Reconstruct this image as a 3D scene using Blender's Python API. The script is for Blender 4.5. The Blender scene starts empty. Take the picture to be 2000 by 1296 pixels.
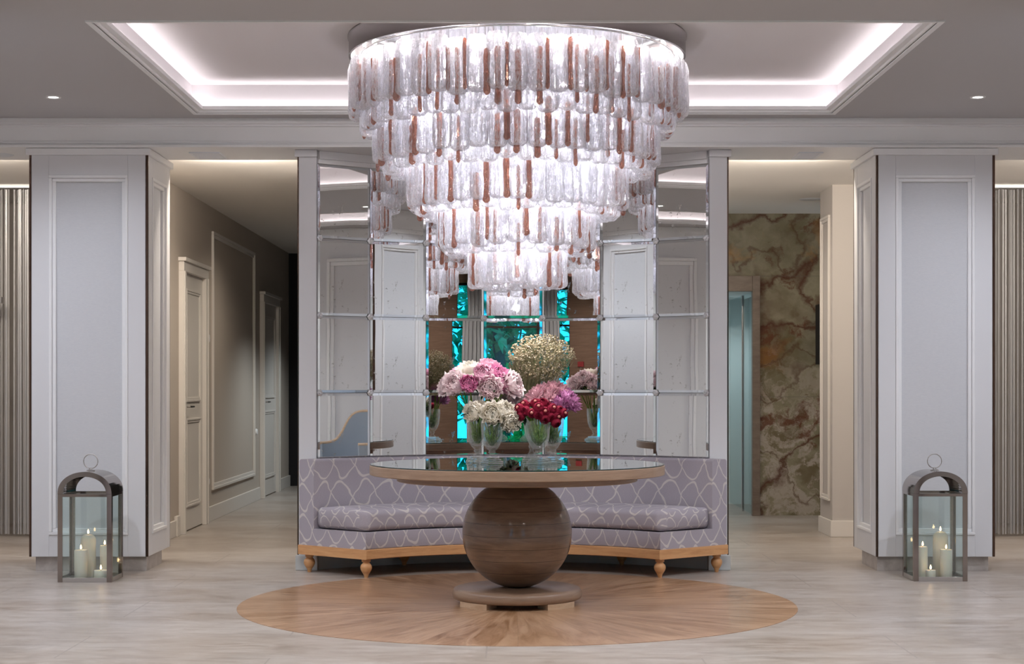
import bpy, math, random
from mathutils import Vector, Matrix, noise
random.seed(7)
PI = math.pi
sc = bpy.context.scene
C = sc.collection
H = 1.193                                     # eye height
# ---------------------------------------------------------------- camera
cam = bpy.data.objects.new('camera', bpy.data.cameras.new('camera'))
C.objects.link(cam)
cam.location = (0, 0, H); cam.rotation_euler = (PI/2, 0, 0)
cam.data.lens = 3261/2000*36; cam.data.sensor_width = 36
cam.data.shift_x = -0.001; cam.data.shift_y = 0.0535
cam.data.clip_start = .05
sc.camera = cam
# ---------------------------------------------------------------- view / world
vs = sc.view_settings
vs.view_transform = 'Standard'; vs.look = 'None'; vs.gamma = 1; vs.use_curve_mapping = False
vs.exposure = 0.0
cy = sc.cycles
cy.use_denoising = True
cy.max_bounces = 12; cy.diffuse_bounces = 5; cy.glossy_bounces = 6; cy.transmission_bounces = 8
cy.transparent_max_bounces = 24
cy.caustics_reflective = False; cy.caustics_refractive = False
cy.sample_clamp_indirect = 4
cy.use_adaptive_sampling = True; cy.adaptive_threshold = .02
w = bpy.data.worlds.new('sky'); sc.world = w; w.use_nodes = True
bg = w.node_tree.nodes['Background']
bg.inputs[0].default_value = (.70, .88, 1, 1); bg.inputs[1].default_value = 3.4

def lamp(kind, name, loc, energy, color=(1, 1, 1), size=.04, spot=None, blend=.6, rot=(0, 0, 0)):
    d = bpy.data.lights.new(name, kind); d.energy = energy; d.color = color
    if kind == 'AREA':
        d.size = size
    else:
        d.shadow_soft_size = size
    if kind == 'SPOT':
        d.spot_size = math.radians(spot); d.spot_blend = blend
    o = bpy.data.objects.new(name, d); C.objects.link(o); o.location = loc; o.rotation_euler = rot
    return o
COOL = (.86, .90, 1.0); WARM = (1, .88, .73); NEUT = (1, .94, .88)
# two seen lobby downlights; the rest unseen, mostly added as fill (lit discs below)
DOWN = [(-2.74, 9.95), (2.77, 9.95), (-3.35, 9.3), (3.35, 9.3), (-2.7, 8.2), (2.7, 8.2), (-1.3, 7.0), (1.3, 7.0),
        (-2.9, 5.4), (2.9, 5.4), (0, 5.4), (-1.5, 3.4), (1.5, 3.4), (-4.3, 6.2), (4.3, 6.2), (-3.2, 1.6), (3.2, 1.6), (0, 1.4), (-4.4, -.4), (4.4, -.4), (-2.2, -.6), (2.2, -.6), (-4.6, 3.2), (4.6, 3.2)]
for i, (x, y) in enumerate(DOWN):
    e = 42 if i < 2 else (90 if i < 4 else 105)
    lamp('SPOT', 'downlight_and_fill_lamp', (x, y, 2.905), e, COOL if y > 8 else (1, .97, .94), .035, 150, .8)
# unseen accent spots added to brighten the flowers, the table and the sofa
for (x, y, tx, tz, e) in ((-.75, 7.15, -.15, 1.15, 60), (.95, 7.15, .2, 1.0, 60), (-1.5, 6.7, -.9, .5, 45), (1.6, 6.7, .9, .5, 45), (-.5, 10.64, -.15, .9, 40), (.5, 10.64, .15, .9, 40)):
    v = Vector((tx, 9.2 if abs(tx) < .5 else 10.7, tz))-Vector((x, y, 2.90))
    l = lamp('SPOT', 'added_accent_lamp', (x, y, 2.90), e, (1, .95, .90), .03, 55, .7)
    l.rotation_euler = v.to_track_quat('-Z', 'Y').to_euler(); DOWN.append((x, y))
# warm strips added unseen behind the cross beam to brighten the corridors
for (x, sx, e) in ((-1.93, .68, 42), (1.88, .68, 34), (-4.2, 1.6, 40), (4.4, 1.4, 40)):
    l = lamp('AREA', 'added_corridor_strip', (x, 11.60, 2.775), e, WARM, sx, rot=(math.radians(48), 0, 0))
    l.data.shape = 'RECTANGLE'; l.data.size = sx; l.data.size_y = .14
# spots added out of sight to brighten the corridors and the lift
for (x, y, e) in ((-1.60, 12.9, 55), (-1.60, 14.9, 60), (-1.60, 16.9, 60), (-1.62, 18.8, 50), (1.60, 13.3, 34), (3.1, 14.6, 12), (1.62, 14.6, 16), (-4.2, 12.4, 20), (4.3, 12.4, 20), (1.75, 16.3, 13), (2.31, 16.4, 9)):
    lamp('SPOT', 'added_corridor_lamp', (x, y, 2.785 if y < 16 else 2.04), e, WARM if y < 16 else (.9, .98, 1), .035, 150, .8)
    if y < 16: DOWN.append((x, y))

# ---------------------------------------------------------------- materials
def mat(name, col=(.8, .8, .8), rough=.5, metal=0, spec=.5, emit=None, es=1, coat=0, trans=0, ior=1.45):
    m = bpy.data.materials.new(name); m.use_nodes = True
    p = m.node_tree.nodes['Principled BSDF']
    p.inputs['Base Color'].default_value = (*col, 1); p.inputs['Roughness'].default_value = rough
    p.inputs['Metallic'].default_value = metal; p.inputs['Specular IOR Level'].default_value = spec
    p.inputs['Coat Weight'].default_value = coat; p.inputs['Transmission Weight'].default_value = trans
    p.inputs['IOR'].default_value = ior
    if emit:
        p.inputs['Emission Color'].default_value = (*emit, 1); p.inputs['Emission Strength'].default_value = es
    return m
class N:
    """tiny node builder"""
    def __init__(s, m):
        s.m = m; s.t = m.node_tree; s.p = s.t.nodes.get('Principled BSDF')
    def new(s, k, **kw):
        n = s.t.nodes.new(k)
        for a, b in kw.items():
            if a.startswith('i_'):
                n.inputs[a[2:].replace('_', ' ')].default_value = b
            else:
                setattr(n, a, b)
        return n
    def link(s, a, b): s.t.links.new(a, b)
    def coord(s, kind='Object', scale=(1, 1, 1), rot=(0, 0, 0)):
        c = s.new('ShaderNodeTexCoord'); mp = s.new('ShaderNodeMapping')
        mp.inputs['Scale'].default_value = scale; mp.inputs['Rotation'].default_value = rot
        s.link(c.outputs[kind], mp.inputs[0]); return mp.outputs[0]
    def noise(s, v, scale=5, detail=4, rough=.55, dist=0):
        n = s.new('ShaderNodeTexNoise'); n.inputs['Scale'].default_value = scale
        n.inputs['Detail'].default_value = detail; n.inputs['Roughness'].default_value = rough
        n.inputs['Distortion'].default_value = dist
        s.link(v, n.inputs['Vector']); return n.outputs['Fac']
    def math(s, op, a, b=None, c=None):
        n = s.new('ShaderNodeMath', operation=op)
        for i, x in enumerate((a, b, c)):
            if x is None: continue
            if isinstance(x, (int, float)): n.inputs[i].default_value = x
            else: s.link(x, n.inputs[i])
        return n.outputs[0]
    def ramp(s, f, stops):
        r = s.new('ShaderNodeValToRGB'); e = r.color_ramp.elements
        while len(e) < len(stops): e.new(.5)
        for k, (pos, col) in enumerate(stops):
            e[k].position = pos; e[k].color = (*col, 1) if len(col) == 3 else col
        s.link(f, r.inputs[0]); return r.outputs[0]
    def mix(s, f, a, b, mode='MIX'):
        n = s.new('ShaderNodeMix', data_type='RGBA', blend_type=mode)
        for i, x in ((0, f), (6, a), (7, b)):
            if isinstance(x, (int, float)): n.inputs[i].default_value = x
            elif isinstance(x, tuple): n.inputs[i].default_value = (*x, 1)
            else: s.link(x, n.inputs[i])
        return n.outputs[2]
    def sep(s, v):
        n = s.new('ShaderNodeSeparateXYZ'); s.link(v, n.inputs[0]); return n.outputs
    def comb(s, x, y, z=0.0):
        n = s.new('ShaderNodeCombineXYZ')
        for i, q in enumerate((x, y, z)):
            if isinstance(q, (int, float)): n.inputs[i].default_value = q
            else: s.link(q, n.inputs[i])
        return n.outputs[0]
    def bump(s, h, strength=.2, dist=.01, to=None):
        b = s.new('ShaderNodeBump'); b.inputs['Strength'].default_value = strength; b.inputs['Distance'].default_value = dist
        s.link(h, b.inputs['Height'])
        if to is None: s.link(b.outputs[0], s.p.inputs['Normal'])
        return b.outputs[0]
    def col(s, c): s.link(c, s.p.inputs['Base Color'])

M = {}
M['paint'] = mat('white_paint', (.70, .70, .72), .45)
M['trim_paint'] = mat('trim_paint', (.82, .82, .83), .4)
M['warm_paint'] = mat('warm_white_paint', (.72, .68, .64), .45)
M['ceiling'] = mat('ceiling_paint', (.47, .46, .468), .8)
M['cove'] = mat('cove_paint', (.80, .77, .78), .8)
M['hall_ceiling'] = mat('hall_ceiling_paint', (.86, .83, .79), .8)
M['taupe'] = mat('taupe_wall', (.50, .44, .385), .75)
M['stub'] = mat('stub_wall', (.50, .465, .44), .75)
M['dark'] = mat('near_black_wall', (.01, .01, .012), .9)
M['bronze'] = mat('bronze_trim', (.10, .06, .045), .22, .9)
M['chrome'] = mat('chrome', (.75, .75, .76), .12, 1)
M['steel'] = mat('polished_steel', (.30, .26, .24), .08, 1)
M['ring_metal'] = mat('brushed_ring_metal', (.17, .155, .15), .33, 1)
M['satin'] = mat('satin_steel', (.55, .53, .52), .28, 1)
M['led'] = mat('led_strip', (1, 1, 1), .5, emit=(1, .93, .95), es=15)
M['disc'] = mat('downlight_disc', (1, 1, 1), .5, emit=(1, .97, .93), es=12)
M['bulb'] = mat('chandelier_bulb', (1, 1, 1), .5, emit=(1, .95, .95), es=60)
M['flame'] = mat('candle_flame', (1, 1, 1), .5, emit=(1, .62, .28), es=9)
M['wick'] = mat('candle_wick', (.02, .02, .02), .9)
M['skirt'] = mat('grey_baseboard', (.52, .54, .54), .5)
M['vent'] = mat('vent_metal', (.75, .78, .84), .4, .1)
M['black'] = mat('black_gap', (.015, .015, .02), .6)

m = mat('fabric_panel', (.60, .61, .63), .8); n = N(m)
v = n.coord('Object', (18, 18, 240)); f = n.noise(v, 3, 3, .6)
n.col(n.ramp(f, [(.3, (.575, .585, .615)), (.7, (.64, .645, .665))])); n.bump(f, .12, .002); M['fabric_panel'] = m

m = mat('travertine_floor', (.6, .55, .5), .36, spec=.45); n = N(m)
v0 = n.coord('Object'); br = n.new('ShaderNodeTexBrick')
mp = n.new('ShaderNodeMapping'); mp.inputs['Location'].default_value = (.12, -.14, 0); n.link(v0, mp.inputs[0]); n.link(mp.outputs[0], br.inputs['Vector'])
br.inputs['Scale'].default_value = 1; br.inputs['Brick Width'].default_value = 1.9; br.inputs['Row Height'].default_value = .655
br.inputs['Mortar Size'].default_value = .0045; br.inputs['Mortar Smooth'].default_value = .2; br.inputs['Bias'].default_value = 0
br.inputs['Color1'].default_value = (.0, .0, .0, 1); br.inputs['Color2'].default_value = (1, 1, 1, 1); br.inputs['Mortar'].default_value = (.5, .5, .5, 1)
v1 = n.coord('Object', (1.5, 4.2, 1)); n1 = n.noise(v1, 3.0, 10, .74, .6)
v2 = n.coord('Object', (.5, 1.6, 1)); n2 = n.noise(v2, 1.4, 4, .5, .4)
v3 = n.coord('Object', (3, 26, 1)); n3 = n.noise(v3, 4, 4, .7, .3)
c = n.ramp(n1, [(.36, (.24, .19, .155)), (.49, (.385, .335, .297)), (.62, (.49, .445, .41))])
c = n.mix(.38, c, n.ramp(n2, [(.38, (.30, .245, .205)), (.62, (.475, .445, .425))]))
c = n.mix(n.math('MULTIPLY', br.outputs['Color'], .10), c, (.36, .32, .29))
pits = n.ramp(n3, [(.58, (0, 0, 0)), (.68, (1, 1, 1))])
c = n.mix(n.math('MULTIPLY', pits, .6), c, (.34, .29, .26))
c = n.mix(n.math('MULTIPLY', br.outputs['Fac'], .9), c, (.30, .265, .24))
n.col(c); n.link(n.math('MULTIPLY_ADD', n1, .25, .2), n.p.inputs['Roughness']); M['floor'] = m

def wood(name, c0, c1, c2, scale=(1, 1, 1), s=3, rough=.4, kind='Object', coat=0, spec=.5):
    m = mat(name, c1, rough, coat=coat, spec=spec); n = N(m); v = n.coord(kind, scale)
    a = n.noise(v, s, 8, .6, .8); b = n.noise(v, s*6, 3, .6, .2)
    c = n.ramp(n.math('ADD', n.math('MULTIPLY', a, .75), n.math('MULTIPLY', b, .25)), [(.3, c0), (.5, c1), (.72, c2)])
    n.col(c); return m
M['oak'] = wood('honey_oak', (.42, .20, .08), (.58, .31, .14), (.66, .38, .19), (1.2, 1.2, 14), 3)
M['table_wood'] = wood('table_wood', (.21, .135, .092), (.275, .185, .13), (.34, .235, .17), (1.5, 1.5, 16), 2.5, .32, coat=.15)
M['foot_wood'] = wood('foot_wood', (.40, .27, .17), (.52, .37, .25), (.60, .45, .32), (2, 2, 14), 3)

m = mat('ball_wood', (.2, .13, .09), .3, coat=.6); n = N(m); n.p.inputs['Coat Roughness'].default_value = .09
v = n.coord('Object', (2.0, 2.0, 13)); a = n.noise(v, 2.6, 8, .62, .7)
z = n.sep(n.coord('Object'))[2]
fr = n.math('FRACT', n.math('DIVIDE', n.math('ADD', z, .003), .0675))
seam = n.math('LESS_THAN', fr, .035)
band = n.new('ShaderNodeTexWhiteNoise', noise_dimensions='1D')
n.link(n.math('FLOOR', n.math('DIVIDE', n.math('ADD', z, .003), .0675)), band.inputs['W'])
c = n.ramp(a, [(.28, (.125, .078, .052)), (.5, (.19, .122, .082)), (.75, (.255, .17, .118))])
c = n.mix(n.math('MULTIPLY', band.outputs['Value'], .25), c, (.14, .09, .065))
c = n.mix(seam, c, (.035, .022, .016)); n.col(c); M['ball_wood'] = m

# radial oak inlay
m = mat('inlay_oak', (.45, .27, .16), .3, spec=.5, coat=.12); n = N(m)
x, y, z = n.sep(n.coord('Object'))[:3]
ang = n.math('ARCTAN2', y, x); r = n.math('POWER', n.math('ADD', n.math('MULTIPLY', x, x), n.math('MULTIPLY', y, y)), .5)
sec = n.math('MULTIPLY', n.math('ADD', ang, PI), 20/(2*PI))
wn = n.new('ShaderNodeTexWhiteNoise', noise_dimensions='1D'); n.link(n.math('FLOOR', sec), wn.inputs['W'])
grv = n.comb(n.math('MULTIPLY', r, 1.3), n.math('MULTIPLY', ang, 9.0), n.math('MULTIPLY', wn.outputs['Value'], 9.0))
g = n.noise(grv, 1.7, 8, .62, 1.1)
g2 = n.noise(n.coord('Object'), 1.6, 3, .5, .5)
c = n.ramp(g, [(.36, (.22, .11, .05)), (.48, (.37, .215, .125)), (.60, (.49, .315, .20))])
c = n.mix(n.ramp(g2, [(.42, (0, 0, 0)), (.7, (.6, .6, .6))]), c, (.36, .205, .11))
c = n.mix(n.math('MULTIPLY', wn.outputs['Value'], .30), c, (.50, .34, .23))
ln = n.math('LESS_THAN', n.math('FRACT', sec), .006)
c = n.mix(n.math('MULTIPLY', ln, .6), c, (.2, .12, .07)); n.col(c); M['inlay'] = m

# sofa fabric: interlaced wavy trellis on a lilac-grey weave
m = mat('trellis_fabric', (.35, .33, .36), .85, spec=.2); n = N(m)
uv = n.coord('UV'); s_ = n.sep(uv); dn = n.new('ShaderNodeTexNoise'); dn.inputs['Scale'].default_value = 6; n.link(uv, dn.inputs['Vector'])
ds = n.sep(dn.outputs['Color'])
U = n.math('ADD', s_[0], n.math('MULTIPLY', n.math('SUBTRACT', ds[0], .5), .09))
V_ = n.math('ADD', s_[1], n.math('MULTIPLY', n.math('SUBTRACT', ds[1], .5), .08))
def fam(sign, ph):
    w_ = n.math('MULTIPLY', n.math('SINE', n.math('ADD', n.math('MULTIPLY', U, 2*PI/.275), ph)), .088*sign)
    q = n.math('FRACT', n.math('DIVIDE', n.math('ADD', V_, w_), .195))
    return n.math('ABSOLUTE', n.math('SUBTRACT', q, .5))
d = n.math('MINIMUM', fam(1, 0), fam(-1, .35))
ln = n.ramp(d, [(.033, (1, 1, 1)), (.046, (0, 0, 0))])
wv = n.noise(n.coord('UV', (140, 900, 1)), 1, 2, .6)
base = n.ramp(wv, [(.3, (.32, .292, .335)), (.7, (.41, .38, .425))])
c = n.mix(n.math('MULTIPLY', ln, .85), base, (.60, .56, .54)); n.col(c); n.bump(n.math('ADD', wv, ln), .15, .002); M['fabric'] = m

# antiqued mirror
m = mat('antique_mirror', (.80, .81, .80), .0, 1); n = N(m)
v = n.coord('Object'); a = n.noise(v, 22, 6, .75); b = n.noise(v, 2.3, 3, .6)
sp = n.math('MULTIPLY', n.ramp(a, [(.585, (0, 0, 0)), (.66, (1, 1, 1))]), n.ramp(b, [(.46, (.0, .0, .0)), (.60, (.85, .85, .85))]))
n.col(n.mix(sp, (.82, .82, .79), (.26, .24, .20))); n.link(n.math('MULTIPLY', sp, .35), n.p.inputs['Roughness'])
n.bump(n.noise(v, 2.2, 1, .4), .02, .02); M['mirror'] = m
M['mirror_edge'] = mat('bevelled_mirror_edge', (.86, .9, .92), .02, 1)
M['table_glass'] = mat('table_mirror_glass', (.66, .74, .72), .0, 1)
M['glass_edge'] = mat('dark_glass_edge', (.01, .03, .03), .1)

def thin_glass(name, tcol, gcol=(1, 1, 1), glossy=.1, rough=0.02):
    m = bpy.data.materials.new(name); m.use_nodes = True; t = m.node_tree; t.nodes.clear()
    o = t.nodes.new('ShaderNodeOutputMaterial'); mx = t.nodes.new('ShaderNodeMixShader')
    a = t.nodes.new('ShaderNodeBsdfTransparent'); a.inputs[0].default_value = (*tcol, 1)
    g = t.nodes.new('ShaderNodeBsdfGlossy'); g.inputs[0].default_value = (*gcol, 1); g.inputs['Roughness'].default_value = rough
    mx.inputs[0].default_value = glossy
    t.links.new(a.outputs[0], mx.inputs[1]); t.links.new(g.outputs[0], mx.inputs[2]); t.links.new(mx.outputs[0], o.inputs[0]); return m
M['pane'] = thin_glass('lantern_glass', (.93, .97, .96), glossy=.06)
M['window_glass'] = thin_glass('tinted_window_glass', (.14, .66, .86), glossy=.04)
M['lift_glass'] = thin_glass('lift_glass', (.90, .95, .955), glossy=.12)
M['thread'] = mat('silver_thread', (.58, .58, .60), .35, .4)

def drop_glass(name, tint, body, wt, wg, wd, scale=(1, 1, .45), bstr=1.0, trl=.6):
    """hand-blown crackled glass: clear see-through share, glinting share, milky share"""
    m = bpy.data.materials.new(name); m.use_nodes = True; n = N(m); t = n.t
    t.nodes.remove(n.p); out = t.nodes['Material Output']
    v = n.coord('Object', scale); a = n.math('ADD', n.math('MULTIPLY', n.noise(v, 80, 3, .7, .8), .6), n.math('MULTIPLY', n.noise(n.coord('Object', (1, 1, .07)), 70, 2, .6), .4))
    b = n.noise(v, 30, 2, .5, .2)
    bp = n.bump(a, bstr, .012, to=1)
    tr = n.new('ShaderNodeBsdfTransparent'); tr.inputs[0].default_value = (*tint, 1)
    gl = n.new('ShaderNodeBsdfGlossy'); gl.inputs[0].default_value = (.95, .95, .97, 1); gl.inputs['Roughness'].default_value = .07
    di = n.new('ShaderNodeBsdfDiffuse'); di.inputs[0].default_value = (*body, 1)
    tl = n.new('ShaderNodeBsdfTranslucent'); tl.inputs[0].default_value = (*body, 1)
    for q in (gl, di): n.link(bp, q.inputs['Normal'])
    m1 = n.new('ShaderNodeMixShader'); m1.inputs[0].default_value = trl
    n.link(di.outputs[0], m1.inputs[1]); n.link(tl.outputs[0], m1.inputs[2])
    m2 = n.new('ShaderNodeMixShader'); m2.inputs[0].default_value = wg/(wg+wd)
    n.link(m1.outputs[0], m2.inputs[1]); n.link(gl.outputs[0], m2.inputs[2])
    m3 = n.new('ShaderNodeMixShader')
    k = n.ramp(a, [(.42, (1-min(1, wt*2.0),)*3), (.58, (1, 1, 1))])
    lw = n.new('ShaderNodeLayerWeight'); lw.inputs[0].default_value = .35; n.link(bp, lw.inputs['Normal'])
    k = n.math('MINIMUM', n.math('ADD', n.math('MULTIPLY', k, .66), n.math('MULTIPLY', lw.outputs['Facing'], .60)), .97)
    n.link(k, m3.inputs[0]); n.link(tr.outputs[0], m3.inputs[1]); n.link(m2.outputs[0], m3.inputs[2])
    n.link(m3.outputs[0], out.inputs[0]); return m
M['drop'] = drop_glass('crackled_clear_glass', (.98, .98, 1), (.98, .97, 1), .45, .42, .40)
M['amber'] = drop_glass('rust_amber_glass', (.88, .58, .46), (.50, .20, .13), .25, .22, .60, trl=.5)

def flowermat(name, c0, c1, c2, rough=.7, scale=40, trl=.35):
    m = mat(name, c1, rough, spec=.2); n = N(m)
    f = n.noise(n.coord('Object', (1, 1, 1)), scale, 3, .6)
    n.col(n.ramp(f, [(.3, c0), (.5, c1), (.7, c2)])); 
    tl = n.new('ShaderNodeBsdfTranslucent'); n.link(n.p.inputs['Base Color'].links[0].from_socket, tl.inputs[0])
    mx = n.new('ShaderNodeMixShader'); mx.inputs[0].default_value = trl
    n.link(n.p.outputs[0], mx.inputs[1]); n.link(tl.outputs[0], mx.inputs[2]); n.link(mx.outputs[0], n.t.nodes['Material Output'].inputs[0])
    return m
M['pink'] = flowermat('pink_petal', (.78, .38, .56), (.88, .54, .68), (.94, .74, .82))
M['deep'] = flowermat('deep_pink_petal', (.62, .16, .38), (.78, .30, .52), (.88, .50, .66))
M['blush'] = flowermat('blush_petal', (.90, .66, .72), (.95, .82, .84), (.97, .92, .91))
M['white'] = flowermat('cream_petal', (.92, .84, .72), (.96, .92, .84), (.98, .96, .91))
M['crimson'] = flowermat('crimson_petal', (.16, .005, .02), (.28, .012, .04), (.42, .04, .09))
M['red_tip'] = flowermat('pale_eye', (.6, .12, .14), (.78, .32, .28), (.85, .5, .42))
M['mauve'] = flowermat('mauve_petal', (.48, .18, .30), (.66, .36, .42), (.80, .58, .56), scale=60)
M['purple'] = flowermat('purple_petal', (.46, .12, .34), (.62, .26, .50), (.76, .46, .64), scale=60)
M['gyp'] = flowermat('tiny_cream_blossom', (.28, .22, .12), (.42, .35, .23), (.70, .63, .52))
M['twig'] = mat('dry_twig', (.20, .19, .10), .8)
M['leaf'] = flowermat('dark_leaf', (.01, .028, .01), (.02, .055, .018), (.04, .09, .03), .5)
M['stem'] = flowermat('green_stem', (.14, .26, .03), (.26, .44, .06), (.42, .60, .12), .5)
M['greens'] = flowermat('vase_greens', (.05, .13, .02), (.17, .34, .06), (.42, .58, .18), .5, 60)
M['garden1'] = flowermat('garden_leaf', (.03, .09, .06), (.16, .38, .20), (.7, .95, .6), .6, 2.2)
M['garden2'] = flowermat('garden_leaf_light', (.10, .30, .05), (.30, .60, .15), (.6, .9, .4), .6, 3)
M['lawn'] = flowermat('lawn', (.15, .4, .1), (.3, .6, .2), (.5, .8, .4), .8, 2)
M['bark'] = mat('bark', (.10, .09, .09), .9)
M['wax'] = mat('candle_wax', (.82, .76, .66), .45, spec=.3)
M['wax'].node_tree.nodes['Principled BSDF'].inputs['Subsurface Weight'].default_value = .35
M['wax'].node_tree.nodes['Principled BSDF'].inputs['Subsurface Radius'].default_value = (.03, .02, .012)
M['chair_fabric'] = mat('blue_grey_upholstery', (.30, .34, .39), .85)
m = wood('brown_wallcovering', (.13, .070, .043), (.17, .095, .060), (.22, .13, .085), (1, 1, 18), 3, .7); M['brown'] = m
M['pale_col'] = mat('pale_column', (.42, .405, .41), .7)

# clear glass of the vases: see-through face-on, glinting towards the edges
def clear_glass(name, share, blend, gk=.36, gr=.03):
    m = bpy.data.materials.new(name); m.use_nodes = True; n = N(m); n.t.nodes.remove(n.p)
    gg = n.new('ShaderNodeBsdfGlass'); gg.inputs['IOR'].default_value = 1.45; gg.inputs['Roughness'].default_value = 0.0; gg.inputs[0].default_value = (.97, 1, .98, 1)
    tt = n.new('ShaderNodeBsdfTransparent'); tt.inputs[0].default_value = (.975, .99, .985, 1)
    gl = n.new('ShaderNodeBsdfGlossy'); gl.inputs[0].default_value = (1, 1, 1, 1); gl.inputs['Roughness'].default_value = gr
    ms = n.new('ShaderNodeMixShader'); ms.inputs[0].default_value = share
    n.link(tt.outputs[0], ms.inputs[1]); n.link(gg.outputs[0], ms.inputs[2])
    lw = n.new('ShaderNodeLayerWeight'); lw.inputs[0].default_value = blend
    m2 = n.new('ShaderNodeMixShader'); n.link(n.math('MULTIPLY_ADD', lw.outputs['Facing'], gk, .03), m2.inputs[0])
    n.link(ms.outputs[0], m2.inputs[1]); n.link(gl.outputs[0], m2.inputs[2])
    n.link(m2.outputs[0], n.t.nodes['Material Output'].inputs[0]); return m
M['vase'] = clear_glass('vase_glass', .08, .25, .5, .12); M['vase_foot'] = clear_glass('vase_foot_glass', .35, .6, .95, .22)

# onyx slabs
m = mat('onyx', (.3, .27, .2), .12, spec=.6); n = N(m)
v = n.coord('Object', (1, 1, 1))
nz = n.new('ShaderNodeTexNoise'); nz.inputs['Scale'].default_value = 1.6; nz.inputs['Detail'].default_value = 7; nz.inputs['Roughness'].default_value = .62; n.link(v, nz.inputs['Vector'])
vm = n.new('ShaderNodeVectorMath', operation='MULTIPLY_ADD'); n.link(nz.outputs['Color'], vm.inputs[0]); vm.inputs[1].default_value = (.6, .6, .6); n.link(v, vm.inputs[2])
def vein(rot, sc_, wdt):
    mp = n.new('ShaderNodeMapping'); mp.inputs['Rotation'].default_value = rot; n.link(vm.outputs[0], mp.inputs[0])
    q = n.noise(mp.outputs[0], sc_, 2, .5)
    return n.ramp(n.math('ABSOLUTE', n.math('SUBTRACT', q, .5)), [(0, (1, 1, 1)), (wdt, (0, 0, 0))])
big = n.noise(vm.outputs[0], 1.5, 3, .55)
c = n.ramp(big, [(.32, (.22, .11, .04)), (.42, (.15, .125, .07)), (.54, (.27, .245, .17)), (.66, (.15, .115, .065))])
zz = n.sep(v)[2]
cloud = n.noise(vm.outputs[0], 4.5, 8, .75, .8)
low = n.math('MULTIPLY', n.ramp(cloud, [(.47, (0, 0, 0)), (.56, (1, 1, 1))]), n.ramp(n.math('MULTIPLY', zz, .33), [(.28, (.8, .8, .8)), (.52, (.1, .1, .1))]))
c = n.mix(low, c, (.46, .40, .35))
rust = n.math('MULTIPLY', n.ramp(n.noise(vm.outputs[0], 1.9, 6, .68), [(.555, (0, 0, 0)), (.62, (1, 1, 1))]), .85)
c = n.mix(rust, c, (.12, .04, .02))
c = n.mix(n.math('MULTIPLY', vein((.3, .9, .2), 1.1, .03), .9), c, (.09, .03, .018))
c = n.mix(n.math('MULTIPLY', vein((1.2, .1, .9), 1.6, .02), .7), c, (.10, .05, .03))
gold = n.math('MULTIPLY', n.ramp(n.noise(v, 1.9, 4, .6, .4), [(.62, (0, 0, 0)), (.72, (1, 1, 1))]), .6)
c = n.mix(gold, c, (.45, .24, .08)); n.col(c); M['onyx'] = m
M['lift_frame'] = wood('bronze_lift_frame', (.14, .10, .075), (.19, .145, .115), (.25, .2, .165), (1, 1, 3), 4, .35)
M['lift_wall'] = mat('lift_shaft_lit_wall', (.74, .80, .81), .5)
m = mat('marble_plinth', (.42, .38, .36), .4); n = N(m)
n.col(n.ramp(n.noise(n.coord('Object'), 9, 7, .65, .4), [(.3, (.33, .29, .27)), (.7, (.52, .48, .45))])); M['plinth'] = m

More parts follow.
